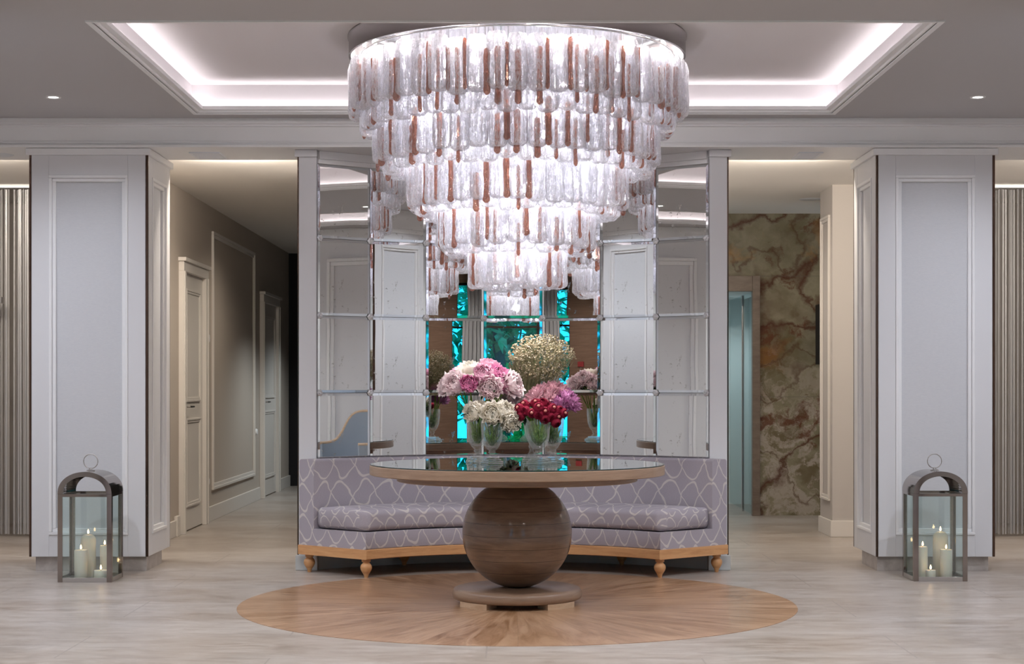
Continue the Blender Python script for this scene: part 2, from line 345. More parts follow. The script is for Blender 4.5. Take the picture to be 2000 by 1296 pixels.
# ---------------------------------------------------------------- mesh builder
class MB:
    def __init__(s): s.v = []; s.f = []; s.uv = {}; s.mi = []
    def add(s, vs_, fs, mi=0, uvs=None):
        b = len(s.v); s.v += [tuple(q) for q in vs_]
        for k, f in enumerate(fs):
            if uvs: s.uv[len(s.f)] = uvs[k]
            s.f.append(tuple(b+i for i in f)); s.mi.append(mi)
        return s
    def box(s, x0, x1, y0, y1, z0, z1, mi=0):
        return s.add([(x0, y0, z0), (x1, y0, z0), (x1, y1, z0), (x0, y1, z0), (x0, y0, z1), (x1, y0, z1), (x1, y1, z1), (x0, y1, z1)],
                     [(0, 3, 2, 1), (4, 5, 6, 7), (0, 1, 5, 4), (1, 2, 6, 5), (2, 3, 7, 6), (3, 0, 4, 7)], mi)
    def prism(s, pts, z0, z1, mi=0):
        k = len(pts); a = sum(pts[i][0]*pts[(i+1) % k][1]-pts[(i+1) % k][0]*pts[i][1] for i in range(k))
        if a < 0: pts = pts[::-1]
        return s.add([(x, y, z0) for x, y in pts]+[(x, y, z1) for x, y in pts],
                     [tuple(range(k))[::-1], tuple(range(k, 2*k))]+[(i, (i+1) % k, k+(i+1) % k, k+i) for i in range(k)], mi)
    def lathe(s, prof, n=48, c=(0, 0), mi=0, a0=0, ripple=None, caps=True):
        b = []; k = len(prof)
        for (r, z) in prof:
            for i in range(n):
                a = a0+2*PI*i/n; rr = r*(1+(ripple(a, z) if ripple else 0))
                b.append((c[0]+rr*math.cos(a), c[1]+rr*math.sin(a), z))
        f = [(j*n+i, j*n+(i+1) % n, (j+1)*n+(i+1) % n, (j+1)*n+i) for j in range(k-1) for i in range(n)]
        if caps:
            if prof[0][0] > 1e-5: f.append(tuple(range(n))[::-1])
            if prof[-1][0] > 1e-5: f.append(tuple(range((k-1)*n, k*n)))
        return s.add(b, f, mi)
    def tube(s, pts, r, n=8, mi=0, closed=False, caps=True):
        pts = [Vector(p) for p in pts]; k = len(pts); b = []
        up = Vector((0, 0, 1))
        for j, p in enumerate(pts):
            if closed: t = pts[(j+1) % k]-pts[j-1]
            else: t = pts[min(j+1, k-1)]-pts[max(j-1, 0)]
            t.normalize(); ref = up if abs(t.dot(up)) < .95 else Vector((1, 0, 0))
            u = t.cross(ref).normalized(); w_ = u.cross(t).normalized()
            rr = r[j] if isinstance(r, (list, tuple)) else r
            for i in range(n):
                a = 2*PI*i/n; q = p+u*(rr*math.cos(a))+w_*(rr*math.sin(a)); b.append(q)
        m_ = k if closed else k-1
        f = [(j*n+i, ((j+1) % k)*n+i, ((j+1) % k)*n+(i+1) % n, j*n+(i+1) % n) for j in range(m_) for i in range(n)]
        if not closed and caps: f += [tuple(range(n)), tuple(range((k-1)*n, k*n))[::-1]]
        return s.add(b, f, mi)
    def frame(s, x0, x1, z0, z1, y, wd, th, sgn=-1, mi=0):
        """raised picture-frame moulding on a plane of constant y (world), standing off by th towards sgn"""
        for (p, q, d) in ((0, wd*.45, th), (wd*.45, wd, th*.55)):
            ya, yb = sorted((y, y+sgn*d))
            s.box(x0+p, x1-p, ya, yb, z1-q, z1-p, mi); s.box(x0+p, x1-p, ya, yb, z0+p, z0+q, mi)
            s.box(x0+p, x0+q, ya, yb, z0+q, z1-q, mi); s.box(x1-q, x1-p, ya, yb, z0+q, z1-q, mi)
        return s
    def framex(s, y0, y1, z0, z1, x, wd, th, sgn=1, mi=0):
        for (p, q, d) in ((0, wd*.45, th), (wd*.45, wd, th*.55)):
            xa, xb = sorted((x, x+sgn*d))
            s.box(xa, xb, y0+p, y1-p, z1-q, z1-p, mi); s.box(xa, xb, y0+p, y1-p, z0+p, z0+q, mi)
            s.box(xa, xb, y0+p, y0+q, z0+q, z1-q, mi); s.box(xa, xb, y1-q, y1-p, z0+q, z1-q, mi)
        return s
    def xf(s, mtx):
        s.v = [tuple(mtx @ Vector(q)) for q in s.v]; return s
    def mesh(s, name, mats, smooth=None):
        me = bpy.data.meshes.new(name); me.from_pydata(s.v, [], s.f)
        for q in (mats if isinstance(mats, (list, tuple)) else [mats]): me.materials.append(q)
        if any(s.mi): me.polygons.foreach_set('material_index', s.mi)
        if s.uv:
            l = me.uv_layers.new(name='UVMap')
            for fi, us in s.uv.items():
                for li, q in zip(me.polygons[fi].loop_indices, us): l.data[li].uv = q
        if smooth is not None:
            me.polygons.foreach_set('use_smooth', [True]*len(me.polygons))
            if smooth < 179:
                me.set_sharp_from_angle(angle=math.radians(smooth))
        me.update(); return me
    def build(s, name, mats, parent=None, smooth=None, bevel=0, loc=None):
        o = bpy.data.objects.new(name, s.mesh(name, mats, smooth)); C.objects.link(o)
        if parent: o.parent = parent
        if loc: o.location = loc
        if bevel:
            b = o.modifiers.new('bevel', 'BEVEL'); b.width = bevel; b.segments = 2; b.limit_method = 'ANGLE'; b.angle_limit = math.radians(40)
        return o
def tag(o, label=None, cat=None, group=None, kind=None):
    if label: o['label'] = label
    if cat: o['category'] = cat
    if group: o['group'] = group
    if kind: o['kind'] = kind
    return o
def thing(name, label, cat, loc=(0, 0, 0), rz=0, group=None):
    o = bpy.data.objects.new(name, None); C.objects.link(o); o.location = loc; o.rotation_euler.z = rz
    o.empty_display_size = .1
    return tag(o, label, cat, group)
def struct(o): o['kind'] = 'structure'; return o
def copy_tree(o, parent=None):
    c = o.copy(); C.objects.link(c); c.parent = parent
    for ch in o.children: copy_tree(ch, c)
    return c

# ================================================================ SETTING
TX, TY = .0226, 9.2                        # centre of table, inlay, chandelier
b = MB(); b.box(-5.5, 5.5, -1.7, 22.3, -.1, 0); struct(b.build('floor', M['floor']))
# lobby ceiling with three recessed trays
BX = 2.03; BY0, BY1 = 7.9, 10.53
trays = [(TX*.4-2.0, TX*.4+2.0, BY0, BY1), (3.75, 4.85, 6.4, 10.3), (-4.85, -3.75, 6.4, 10.3)]
def ceil_boxes(mb, x0, x1, y0, y1, z0, z1, holes):
    xs = sorted({x0, x1, *[h[0] for h in holes], *[h[1] for h in holes]}); ys = sorted({y0, y1, *[h[2] for h in holes], *[h[3] for h in holes]})
    # merge columns: between consecutive xs, cut out holes
    for a, c in zip(xs, xs[1:]):
        hs = sorted([(h[2], h[3]) for h in holes if h[0] <= a+1e-6 and h[1] >= c-1e-6]); y = y0
        for (p, q) in hs:
            mb.box(a, c, y, p, z0, z1); y = q
        mb.box(a, c, y, y1, z0, z1)
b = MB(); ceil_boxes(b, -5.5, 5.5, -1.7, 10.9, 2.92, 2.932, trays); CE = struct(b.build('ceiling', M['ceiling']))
TG = .045
b = MB(); lip = MB(); led = MB()
for (x0, x1, y0, y1) in trays:
    X0, X1, Y0, Y1 = x0-TG, x1+TG, y0-TG, y1+TG
    b.box(X0-.02, X1+.02, Y0-.02, Y1+.02, 3.105, 3.125)
    b.box(X0-.02, X0, Y0, Y1, 2.932, 3.105); b.box(X1, X1+.02, Y0, Y1, 2.932, 3.105)
    b.box(X0-.02, X1+.02, Y0-.02, Y0, 2.932, 3.105); b.box(X0-.02, X1+.02, Y1, Y1+.02, 2.932, 3.105)
    for (p, q, za, zb) in ((-.028, -.004, 2.912, 2.92), (-.016, .012, 2.92, 2.934), (.0, .042, 2.934, 2.956)):
        # p..q measured inward from the opening edge
        lip.box(x0+p, x0+q, y0+p, y1-p, za, zb); lip.box(x1-q, x1-p, y0+p, y1-p, za, zb)
        lip.box(x0+q, x1-q, y0+p, y0+q, za, zb); lip.box(x0+q, x1-q, y1-q, y1-p, za, zb)
    for (a0, a1, c0, c1) in ((X0+.012, X0+.034, y0, y1), (X1-.034, X1-.012, y0, y1), (x0, x1, Y0+.012, Y0+.034), (x0, x1, Y1-.034, Y1-.012)):
        led.box(a0, a1, c0, c1, 2.933, 2.939)
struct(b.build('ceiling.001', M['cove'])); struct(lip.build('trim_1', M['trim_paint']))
o = led.build('trim_2', M['led']); struct(o)
# beam and its cornice across the room, in front of the pillars' capitals
b = MB()
b.box(-5.5, 5.5, 10.765, 11.36, 2.735, 2.92)
b.box(-5.5, 5.5, 10.725, 10.765, 2.882, 2.92); b.box(-5.5, 5.5, 10.74, 10.765, 2.868, 2.882)
b.box(-5.5, 5.5, 10.748, 10.765, 2.735, 2.752); b.box(-5.5, 5.5, 10.757, 10.765, 2.765, 2.775)
struct(b.build('trim_3', M['trim_paint'], bevel=.003))
# rear ceiling
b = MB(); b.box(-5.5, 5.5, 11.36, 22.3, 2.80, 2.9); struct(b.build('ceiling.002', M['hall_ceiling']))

# side walls with panel mouldings (seen only in the mirrors)
for sg, nm in ((1, 'wall_right'), (-1, 'wall_left')):
    b = MB(); xa, xb = sorted((5.3*sg, 5.5*sg)); b.box(xa, xb, -1.7, 14.8, 0, 2.93)
    wl = struct(b.build(nm, M['paint']))
    y = -.82; b = MB()
    while y < 10:
        if sg > 0: b.framex(y+.12, y+1.13, .24, 2.56, 5.3*sg, .075, .05, -sg)
        else: b.framex(y+.12, y+1.13, .24, 2.56, 5.3*sg, .075, .05, -sg)
        y += 1.25
    xa, xb = sorted((5.3*sg, 5.26*sg)); b.box(xa, xb, -1.5, 10.76, 2.74, 2.92); b.box(xa, xb, -1.5, 10.76, 0, .12)
    struct(b.build('trim_%d' % (4 if sg > 0 else 5), M['trim_paint'], bevel=.004))
# rear wall behind the camera: brown covering, tall windows to the garden
wins = [(-.42, .42), (4.80, 5.22), (-5.22, -4.80), (1.5, 3.1), (-3.1, -1.5)]
b = MB(); xs = sorted(wins)
x = -5.5
for (a, c) in xs:
    b.box(x, a, -1.7, -1.5, 0, 2.92); x = c
    b.box(a, c, -1.7, -1.5, 2.75, 2.92); b.box(a, c, -1.7, -1.5, 0, .08)
b.box(x, 5.5, -1.7, -1.5, 0, 2.92); struct(b.build('wall_rear', M['brown']))
for i, (a, c) in enumerate(wins):
    wn_ = bpy.data.objects.new('window_%d' % (i+1), None); C.objects.link(wn_); struct(wn_)
    b = MB(); t = .03
    b.box(a, a+t, -1.62, -1.55, .08, 2.75); b.box(c-t, c, -1.62, -1.55, .08, 2.75); b.box(a+t, c-t, -1.62, -1.55, 2.71, 2.75); b.box(a+t, c-t, -1.62, -1.55, .08, .13)
    b.box(a+t, c-t, -1.61, -1.56, 2.1, 2.13)
    struct(b.build('window_frame', M['bronze'], wn_))
    b = MB(); b.box(a+t, c-t, -1.59, -1.582, .13, 2.1); b.box(a+t, c-t, -1.59, -1.582, 2.13, 2.71); struct(b.build('window_pane', M['window_glass'], wn_))
# pale drapes flanking the side windows
for sg in (1, -1):
    b = MB(); pts = []
    xa, xb = (4.92, 5.24)
    for k in range(33):
        u = k/32; pts.append((sg*(xa+(xb-xa)*u), -1.36+.028*math.sin(u*2*PI*5)))
    vv = []; ff = []
    for (px, py) in pts: vv += [(px, py, .02), (px, py, 2.86), (px, py-.012, 2.86), (px, py-.012, .02)]
    for k in range(32):
        p = 4*k; q = p+4
        ff += [(p, q, q+1, p+1), (p+1, q+1, q+2, p+2), (p+2, q+2, q+3, p+3), (p+3, q+3, q, p)]
    ff += [(0, 1, 2, 3), (131, 130, 129, 128)]
    b.add(vv, ff)
    o = b.build('drape', M['pale_col'], smooth=60)
    tag(o, 'pale full-length drape beside the garden window, mirrored %s of centre' % ('left' if sg > 0 else 'right'), 'curtain', 'drapes')
# small red sign box on the brown wall (seen mirrored)
tag(MB().box(-4.66, -4.56, -1.5, -1.48, 1.50, 1.58).build('alarm_sign', mat('sign_red', (.25, .02, .02), .5)), 'small dark red alarm box high on the brown wall, mirrored', 'alarm box')

# ---------------------------------------------------------------- garden outside
b = MB(); b.box(-14, 14, -20, -1.75, -.12, -.04); tag(b.build('lawn', M['lawn']), 'bright green lawn outside the windows', 'lawn', kind='stuff')
def shrub(name, x, y, r, h, label, mt, nleaf=700, trunk=True, z0=0.0):
    t = thing(name, label, 'tree' if trunk else 'shrub', (x, y, -.038))
    rnd = random.Random(int(x*97+y*13)); b = MB()
    for _ in range(int(nleaf*1.8)):
        while True:
            p = Vector((rnd.uniform(-1, 1), rnd.uniform(-1, 1), rnd.uniform(-1, 1)))
            if .3 < p.length < 1: break
        c = Vector((p.x*r, p.y*r, max(.34, z0+(p.z+1)*.5*(h-z0))))
        s_ = rnd.uniform(.08, .19)*(1 if h < 2.2 else 1.2); m_ = Matrix.Translation(c) @ Matrix.Rotation(rnd.uniform(0, 6.28), 4, 'Z') @ Matrix.Rotation(rnd.uniform(-1.2, 1.2), 4, 'X')
        q = [m_ @ Vector(k) for k in ((0, -s_, 0), (s_*.6, 0, s_*.15), (0, s_, 0), (-s_*.6, 0, s_*.15))]
        b.add(q, [(0, 1, 2), (0, 2, 3)])
    b.build('foliage', mt, t)
    if trunk:
        b = MB(); b.tube([(0, 0, 0), (.05, 0, h*.35), (-.04, .03, h*.6)], [.16, .12, .07], 10); b.build('trunk', M['bark'], t, smooth=180)
    else:
        b = MB()
        for k in range(5): b.tube([(0, 0, 0), (math.cos(k*1.3)*r*.4, math.sin(k*1.3)*r*.4, h*.6)], .02, 5)
        b.build('stems', M['bark'], t)
    return t
shrub('garden_tree', -.25, -8.2, 1.7, 5.2, 'blue-shadowed tree trunk and crown seen through the middle window', M['garden1'], 900, True, 1.9)
shrub('garden_tree', 5.8, -8.5, 1.8, 5, 'leafy tree outside the window mirrored left of centre', M['garden1'], 900, True, 1.2)
shrub('garden_tree', -5.8, -8.5, 1.8, 5, 'leafy tree outside the window mirrored right of centre', M['garden1'], 900, True, 1.2)
shrub('garden_shrub', .55, -6.0, .75, 2.0, 'light green shrub outside the middle window', M['garden2'], 700, False)
shrub('garden_shrub', -1.1, -7.0, 1.0, 1.6, 'dark leafy shrub left of the light one outside the middle window', M['garden1'], 600, False)
for k, x in enumerate((-10.8, -7.2, -3.6, 0, 3.6, 7.2, 10.8)):
    tag(shrub('garden_shrub', x, -13.5-(k % 2)*.6, 1.75, 5.6, 'tall hedge shrub at the back of the garden', M['garden1'], 800, False), group='hedge shrubs at the back of the garden')

# ---------------------------------------------------------------- pillars
def pillar(x0, x1, y0, y1, label, side=1, tw=.010):
    """side = +1 : inner face is at x1 ; -1 : inner face at x0"""
    cx, cyy = (x0+x1)/2, (y0+y1)/2
    t = thing('pillar', label, 'pillar', (cx, cyy, 0)); hx, hy = (x1-x0)/2, (y1-y0)/2
    b = MB(); b.box(-hx+.034, hx-.034, -hy+.034, hy-.034, .095, 2.69); b.build('core', M['paint'], t)
    # stiles and rails stand 18 mm proud of the recessed fabric panel, on all four faces
    b = MB(); fr = MB(); fp = MB(); ct = MB()
    for k in range(4):
        hw, hd = (hx, hy) if k % 2 == 0 else (hy, hx)
        R_ = Matrix.Rotation(k*PI/2, 4, 'Z')
        s1 = MB(); s1.box(-hw+.012, -hw+.125, -hd-.004, -hd+.034, .095, 2.69); s1.box(hw-.125, hw-.012, -hd-.004, -hd+.034, .095, 2.69)
        s1.box(-hw+.125, hw-.125, -hd-.004, -hd+.034, .095, .235); s1.box(-hw+.125, hw-.125, -hd-.004, -hd+.034, 2.562, 2.69); s1.xf(R_); b.add(s1.v, s1.f)
        s2 = MB(); s2.frame(-hw+.125, hw-.125, .235, 2.562, -hd+.026, .042, .036); s2.xf(R_); fr.add(s2.v, s2.f)
        s3 = MB(); s3.box(-hw+.125, hw-.125, -hd+.026, -hd+.034, .235, 2.562); s3.xf(R_); fp.add(s3.v, s3.f)
        s4 = MB(); s4.box(-hw-.002, -hw+tw, -hd-.005, -hd+.010, .095, 2.69); s4.box(hw-tw, hw+.002, -hd-.005, -hd+.010, .095, 2.69) if tw > .02 else None; s4.xf(R_); ct.add(s4.v, s4.f)
    b.build('panel_frame', M['paint'], t, bevel=.002); fr.build('panel_moulding', M['trim_paint'], t, bevel=.003)
    fp.build('fabric_panel', M['fabric_panel'], t); ct.build('corner_trim', M['bronze'], t)
    b = MB(); b.box(-hx-.022, hx+.022, -hy-.022, hy+.022, 2.69, 2.733); b.build('capital', M['trim_paint'], t, bevel=.004)
    b = MB(); b.box(-hx+.03, hx-.012 if side > 0 else hx-.03, -hy+.03, hy-.2, 0, .095) if side > 0 else b.box(-hx+.012, hx-.03, -hy+.03, hy-.2, 0, .095)
    b.build('plinth', M['plinth'], t)
    return t
pillar(-3.126, -2.365, 10.80, 11.50, 'white panelled square pillar behind the left lantern', side=1)
pillar(2.350, 3.112, 10.80, 11.50, 'white panelled square pillar behind the right lantern', side=-1)
pillar(2.40, 3.16, 6.88, 7.58, 'panelled pillar nearer the viewer, seen only in the mirrors left of centre', side=-1, tw=.03)
pillar(-3.16, -2.40, 6.88, 7.58, 'panelled pillar nearer the viewer, seen only in the mirrors right of centre', side=1, tw=.03)
# the near pillars reach the ceiling through their own boxed beam stub
for sg in (1, -1):
    xa, xb = sorted((2.38*sg, 3.18*sg)); struct(MB().box(xa, xb, 6.86, 7.60, 2.733, 2.92).build('trim_%d' % (6 if sg > 0 else 7), M['trim_paint'], bevel=.003))

# ---------------------------------------------------------------- mirrored niche
RV, CY = 1.91, 9.5
def arc(r, a): return (r*math.sin(math.radians(a)), CY+r*math.cos(math.radians(a)))
ANG = [-42, -30, -18, -6, 6, 18, 30, 42]
VT = [arc(RV, a) for a in ANG]; VB = [arc(RV+.035, a) for a in ANG]
b = MB()      # solid block behind the mirrors, in convex pieces
for i in range(7):
    p, q = VB[i], VB[i+1]; b.prism([p, q, (q[0], 12.6), (p[0], 12.6)], .0, 2.733)
b.box(-1.385, VB[0][0], 10.905, 12.6, 0, 2.733); b.box(VB[-1][0], 1.385, 10.905, 12.6, 0, 2.733)
struct(b.build('wall_niche', M['paint']))
# posts either side
for sg in (-1, 1):
    b = MB(); xa, xb = sorted((sg*1.28, sg*1.395)); b.box(xa, xb, 10.87, 11.0, .0, 2.69)
    xa, xb = sorted((sg*1.275, sg*1.42)); b.box(xa, xb, 10.85, 11.0, 2.688, 2.733)
    struct(b.build('trim_%d' % (8 if sg < 0 else 9), M['paint'], bevel=.003))
    xa, xb = sorted((sg*1.395, sg*1.404)); struct(MB().box(xa, xb, 10.872, 10.884, .1, 2.688).build('trim_%d' % (10 if sg < 0 else 11), M['bronze']))
    xa, xb = sorted((sg*1.27, sg*1.415)); struct(MB().box(xa, xb, 10.852, 11.0, 0, .098).build('baseboard_%s' % ('left' if sg < 0 else 'right'), M['skirt'], bevel=.004))
    xa, xb = sorted((sg*1.385, sg*1.40)); struct(MB().box(xa, xb, 11.0, 12.6, 0, .12).build('baseboard_%s' % ('near_left' if sg < 0 else 'near_right'), M['skirt'], bevel=.004))
b = MB(); b2 = MB(); b3 = MB()
for i in range(7):
    def off(r0, r1): return [arc(r0, ANG[i]), arc(r0, ANG[i+1]), arc(r1, ANG[i+1]), arc(r1, ANG[i])]
    b.prism(off(1.885, 1.945), 2.682, 2.734); b.prism(off(1.898, 1.945), 2.652, 2.682)
    b3.prism(off(1.90, 1.945), 0, .10); b2.prism(off(1.915, 1.945), .10, .64)
struct(b.build('trim_12', M['trim_paint'], bevel=.002)); struct(b3.build('baseboard_niche', M['skirt'])); struct(b2.build('trim_13', M['skirt']))
mw = thing('mirror_wall', 'faceted wall of antiqued bevelled mirror panels curving behind the sofa', 'mirror', (0, CY+RV, 0))
ZR = [.642, 1.153, 1.66, 2.166, 2.652]
rs = random.Random(5)
for i in range(7):
    am = (ANG[i]+ANG[i+1])/2; wdt = 2*RV*math.sin(math.radians(6))
    ap = RV*math.cos(math.radians(6))
    for j in range(4):
        z0, z1 = ZR[j]+.0015, ZR[j+1]-.0015; hw = wdt/2-.0015; bv = .017; dp = .0011; hh = (z1-z0)/2
        # panel local: x across, y=0 face, back at +.012
        vv = [(-hw+bv, 0, -hh+bv), (hw-bv, 0, -hh+bv), (hw-bv, 0, hh-bv), (-hw+bv, 0, hh-bv),
              (-hw, dp, -hh), (hw, dp, -hh), (hw, dp, hh), (-hw, dp, hh), (-hw, .012, -hh), (hw, .012, -hh), (hw, .012, hh), (-hw, .012, hh)]
        bb = MB(); bb.add(vv, [(0, 1, 2, 3)], 0)
        bb.add(vv, [(0, 4, 5, 1), (1, 5, 6, 2), (2, 6, 7, 3), (3, 7, 4, 0), (4, 8, 9, 5), (5, 9, 10, 6), (6, 10, 11, 7), (7, 11, 8, 4), (8, 11, 10, 9)], 1)
        o = bb.build('mirror_panel', [M['mirror'], M['mirror_edge']], mw)
        x, y = ap*math.sin(math.radians(am)), CY+ap*math.cos(math.radians(am))
        o.location = (x, y-(CY+RV), (z0+z1)/2); o.rotation_euler = (rs.uniform(-.0022, .0022), 0, -math.radians(am)+rs.uniform(-.002, .002))
# cut-crystal rosettes where four panels meet
rb = MB()
for (r, z_) in (): pass
rose = MB()
for k in range(8):
    a = k*PI/4; rose.tube([(0, 0, 0), (math.cos(a)*.011, -.004, math.sin(a)*.011)], [.004, .006], 6)
for k in range(1):
    pass
me = None
for i in range(0, 8):
    for j in range(1, 4):
        if me is None:
            prof = [(.0, -.018), (.008, -.017), (.012, -.010), (.019, -.008), (.023, 0)]
            q = MB().lathe([(r, z) for r, z in prof], 12, ripple=lambda a, z: .12*math.cos(6*a)); q.xf(Matrix.Rotation(-PI/2, 4, 'X'))
            me = q.mesh('rosette', mat('rosette_crystal', (.88, .90, .93), .12, .35), 30)
        o = bpy.data.objects.new('crystal_rosette', me); C.objects.link(o); o.parent = mw
        a = ANG[i] if 0 < i < 7 else (ANG[i]+.35*(1 if i == 0 else -1)); x, y = arc(RV-.006, a)
        o.location = (x, y-(CY+RV), ZR[j]); o.rotation_euler = (0, 0, -math.radians(a)+PI)
        o.rotation_euler = (0, 0, -math.radians(a))

# ---------------------------------------------------------------- left corridor
b = MB(); b.box(-2.86, -2.70, 12.0, 20.1, 0, 2.80); struct(b.build('wall_corridor', M['taupe']))
b = MB()
for (ya, yb) in ((12.0, 13.40), (14.62, 17.72), (19.14, 20.1)): b.box(-2.70, -2.68, ya, yb, 0, .13)
b.box(-2.70, -2.672, 13.3, 13.42, 0, .16)
struct(b.build('baseboard_corridor', M['warm_paint'], bevel=.003))
b = MB(); b.framex(14.95, 17.37, .27, 2.585, -2.70, .055, .022); struct(b.build('trim_14', M['warm_paint'], bevel=.003))
def corridor_door(nm, ya, yb, zt):
    d = bpy.data.objects.new(nm, None); C.objects.link(d); struct(d)
    b = MB(); cw = .11
    b.box(-2.70, -2.655, ya, ya+cw, 0, zt-cw); b.box(-2.70, -2.655, yb-cw, yb, 0, zt-cw); b.box(-2.70, -2.655, ya, yb, zt-cw, zt)
    b.box(-2.70, -2.635, ya-.02, yb+.02, zt-.03, zt)
    b.box(-2.662, -2.648, ya+.015, ya+.04, 0, zt-cw-.0); b.box(-2.662, -2.648, yb-.04, yb-.015, 0, zt-cw)
    struct(b.build('door_casing', M['warm_paint'], d, bevel=.003))
    b = MB(); ym0, ym1 = ya+cw, yb-cw
    b.box(-2.70, -2.69, ym0, ym1, .01, zt-cw)
    b.framex(ym0+.13, ym1-.13, .95+.12, zt-cw-.13, -2.69, .035, .012); b.framex(ym0+.13, ym1-.13, .2, .95-.02, -2.69, .035, .012)
    lf_ = struct(b.build('door_leaf', M['warm_paint'], d, bevel=.002))
    b = MB(); hy = ym0+.07
    b.xf(Matrix.Identity(4)); b.tube([(-2.69, hy, 1.03), (-2.64, hy, 1.03), (-2.635, hy+.02, 1.03), (-2.635, hy+.13, 1.03)], .009, 8)
    b.box(-2.69, -2.684, hy-.022, hy+.022, 1.0, 1.06); b.box(-2.69, -2.68, hy-.02, hy+.02, .86, .91)
    struct(b.build('door_handle', M['satin'], lf_))
corridor_door('door_1', 13.48, 14.57, 2.24); corridor_door('door_2', 17.80, 19.06, 2.21)
def plate(name, y, z, label, r=.045):
    q = MB().lathe([(0, 0), (r, 0), (r, .012), (r*.8, .022), (0, .024)], 24); q.xf(Matrix.Rotation(PI/2, 4, 'Y'))
    tag(q.build(name, M['trim_paint'], smooth=35, loc=(-2.70, y, z)), label, 'wall switch')
plate('wall_switch', 14.72, 1.62, 'round white wall control above, right of the nearer corridor door')
plate('wall_switch', 14.72, .36, 'round white socket low on the wall right of the nearer corridor door', .035)
plate('wall_switch', 17.5, .72, 'small round white control between wall moulding and far corridor door', .035)
struct(MB().box(-5.5, -1.385, 20.12, 20.3, 0, 2.8).build('wall_back_left', M['dark']))  # near-black wall stands in for the dark opening at the corridor end
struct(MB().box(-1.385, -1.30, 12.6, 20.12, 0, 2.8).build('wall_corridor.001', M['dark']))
# ---------------------------------------------------------------- right corridor
b = MB(); b.box(2.54, 3.55, 13.28, 13.80, 0, 2.80); struct(b.build('wall_stub', M['stub']))
b = MB(); b.framex(13.36, 13.72, .28, 2.57, 2.54, .045, .02, -1); struct(b.build('trim_15', M['warm_paint'], bevel=.003))
b = MB(); b.box(2.522, 3.55, 13.262, 13.28, 0, .13); b.box(2.522, 2.54, 13.28, 13.80, 0, .13); struct(b.build('baseboard_stub', M['warm_paint'], bevel=.003))
b = MB(); b.box(2.286, 5.5, 15.5, 15.7, 0, 2.80); b.box(.9, 2.286, 15.5, 15.7, 2.22, 2.80)
struct(b.build('wall_onyx', M['onyx']))
b = MB()
for z_ in (1.10, 2.22): b.box(2.29, 3.6, 15.4985, 15.5, z_-.0015, z_+.0015)
struct(b.build('trim_16', mat('slab_joint', (.12, .1, .08), .6)))
struct(MB().box(.9, 1.385, 12.6, 15.5, 0, 2.8).build('wall_corridor.002', M['paint']))
# lift
lf = thing('lift', 'glass lift in a dark bronze frame beside the onyx wall', 'lift', (1.6, 15.5, 0))
def LB(x0, x1, y0, y1, z0, z1, nm, mt, bev=0): return MB().box(x0-1.6, x1-1.6, y0-15.5, y1-15.5, z0, z1).build(nm, mt, lf, bevel=bev)
b = MB(); b.box(2.215-1.6, 2.286-1.6, -.06, .02, 0, 2.22); b.box(.9-1.6, 2.215-1.6, -.06, .02, 2.076, 2.22); b.box(.9-1.6, .97-1.6, -.06, .02, 0, 2.076)
b.build('door_frame', M['lift_frame'], lf, bevel=.004)
LB(2.205, 2.213, 15.52, 16.04, .02, 2.07, 'glass_side', M['lift_glass']); LB(2.205, 2.213, 16.07, 17.0, .02, 2.07, 'glass_side', M['lift_glass'])
LB(2.198, 2.22, 16.04, 16.07, .0, 2.07, 'glass_joint', M['satin']); LB(.97, 2.40, 17.0, 17.03, .0, 2.3, 'back_panel', M['lift_wall'])
LB(.97, 2.35, 15.52, 17.1, 2.08, 2.12, 'cab_ceiling', M['lift_wall']); LB(2.40, 2.44, 15.7, 17.2, 0, 2.2, 'shaft_wall', M['lift_wall'])
LB(.97, .99, 15.52, 17.0, 0, 2.07, 'side_panel', M['lift_wall'])
LB(1.3, 1.9, 16.0, 16.5, 2.072, 2.08, 'light_panel', mat('lift_light', (1, 1, 1), .5, emit=(.85, .97, 1), es=1.5))
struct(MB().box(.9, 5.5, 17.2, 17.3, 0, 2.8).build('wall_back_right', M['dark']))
# dark display edge beyond the stub
tag(MB().box(2.80, 2.83, 15.1, 15.46, 1.40, 1.95).build('wall_display', M['black'], bevel=.004), 'thin black display edge by the onyx wall, beside the white wall stub', 'display')

# string curtains
struct(MB().box(-5.5, -2.86, 14.6, 14.8, 0, 2.8).build('wall_back_left.001', M['stub']))
struct(MB().box(3.55, 5.5, 14.6, 14.8, 0, 2.8).build('wall_back_right.001', M['stub']))
def strings(x0, x1, y, label, seed):
    r_ = random.Random(seed); b = MB(); x = x0
    while x < x1:
        w_ = r_.choice((.003, .004, .006, .010)); yy = y+r_.uniform(-.05, .05); dx = r_.uniform(-.004, .004)
        b.add([(x, yy, .02), (x+w_, yy+.003, .02), (x+w_*.5, yy+.007, .02), (x+dx, yy, 2.765), (x+w_+dx, yy+.003, 2.765), (x+w_*.5+dx, yy+.007, 2.765)],
              [(0, 1, 4, 3), (1, 2, 5, 4), (2, 0, 3, 5)])
        x += r_.uniform(.003, .010)
    o = b.build('string_curtain', M['thread']); tag(o, label, 'string curtain', kind='stuff')
    q = MB().box(x0, x1, y-.05, y+.05, 2.775, 2.80).build('curtain_rail', M['trim_paint']); tag(q, 'white ceiling rail above the %s string curtain' % ('left' if x0 < 0 else 'right'), 'curtain rail')
    MB().box(x0, x1, y-.062, y-.052, 2.775, 2.781).build('rail_light', mat('rail_led', (1, 1, 1), .5, emit=(1, .95, .88), es=.7), q)
strings(-5.29, -2.88, 13.32, 'silver-grey floor-length string curtain at the far left edge', 3)
strings(3.57, 5.29, 13.32, 'silver-grey floor-length string curtain at the far right edge', 4)
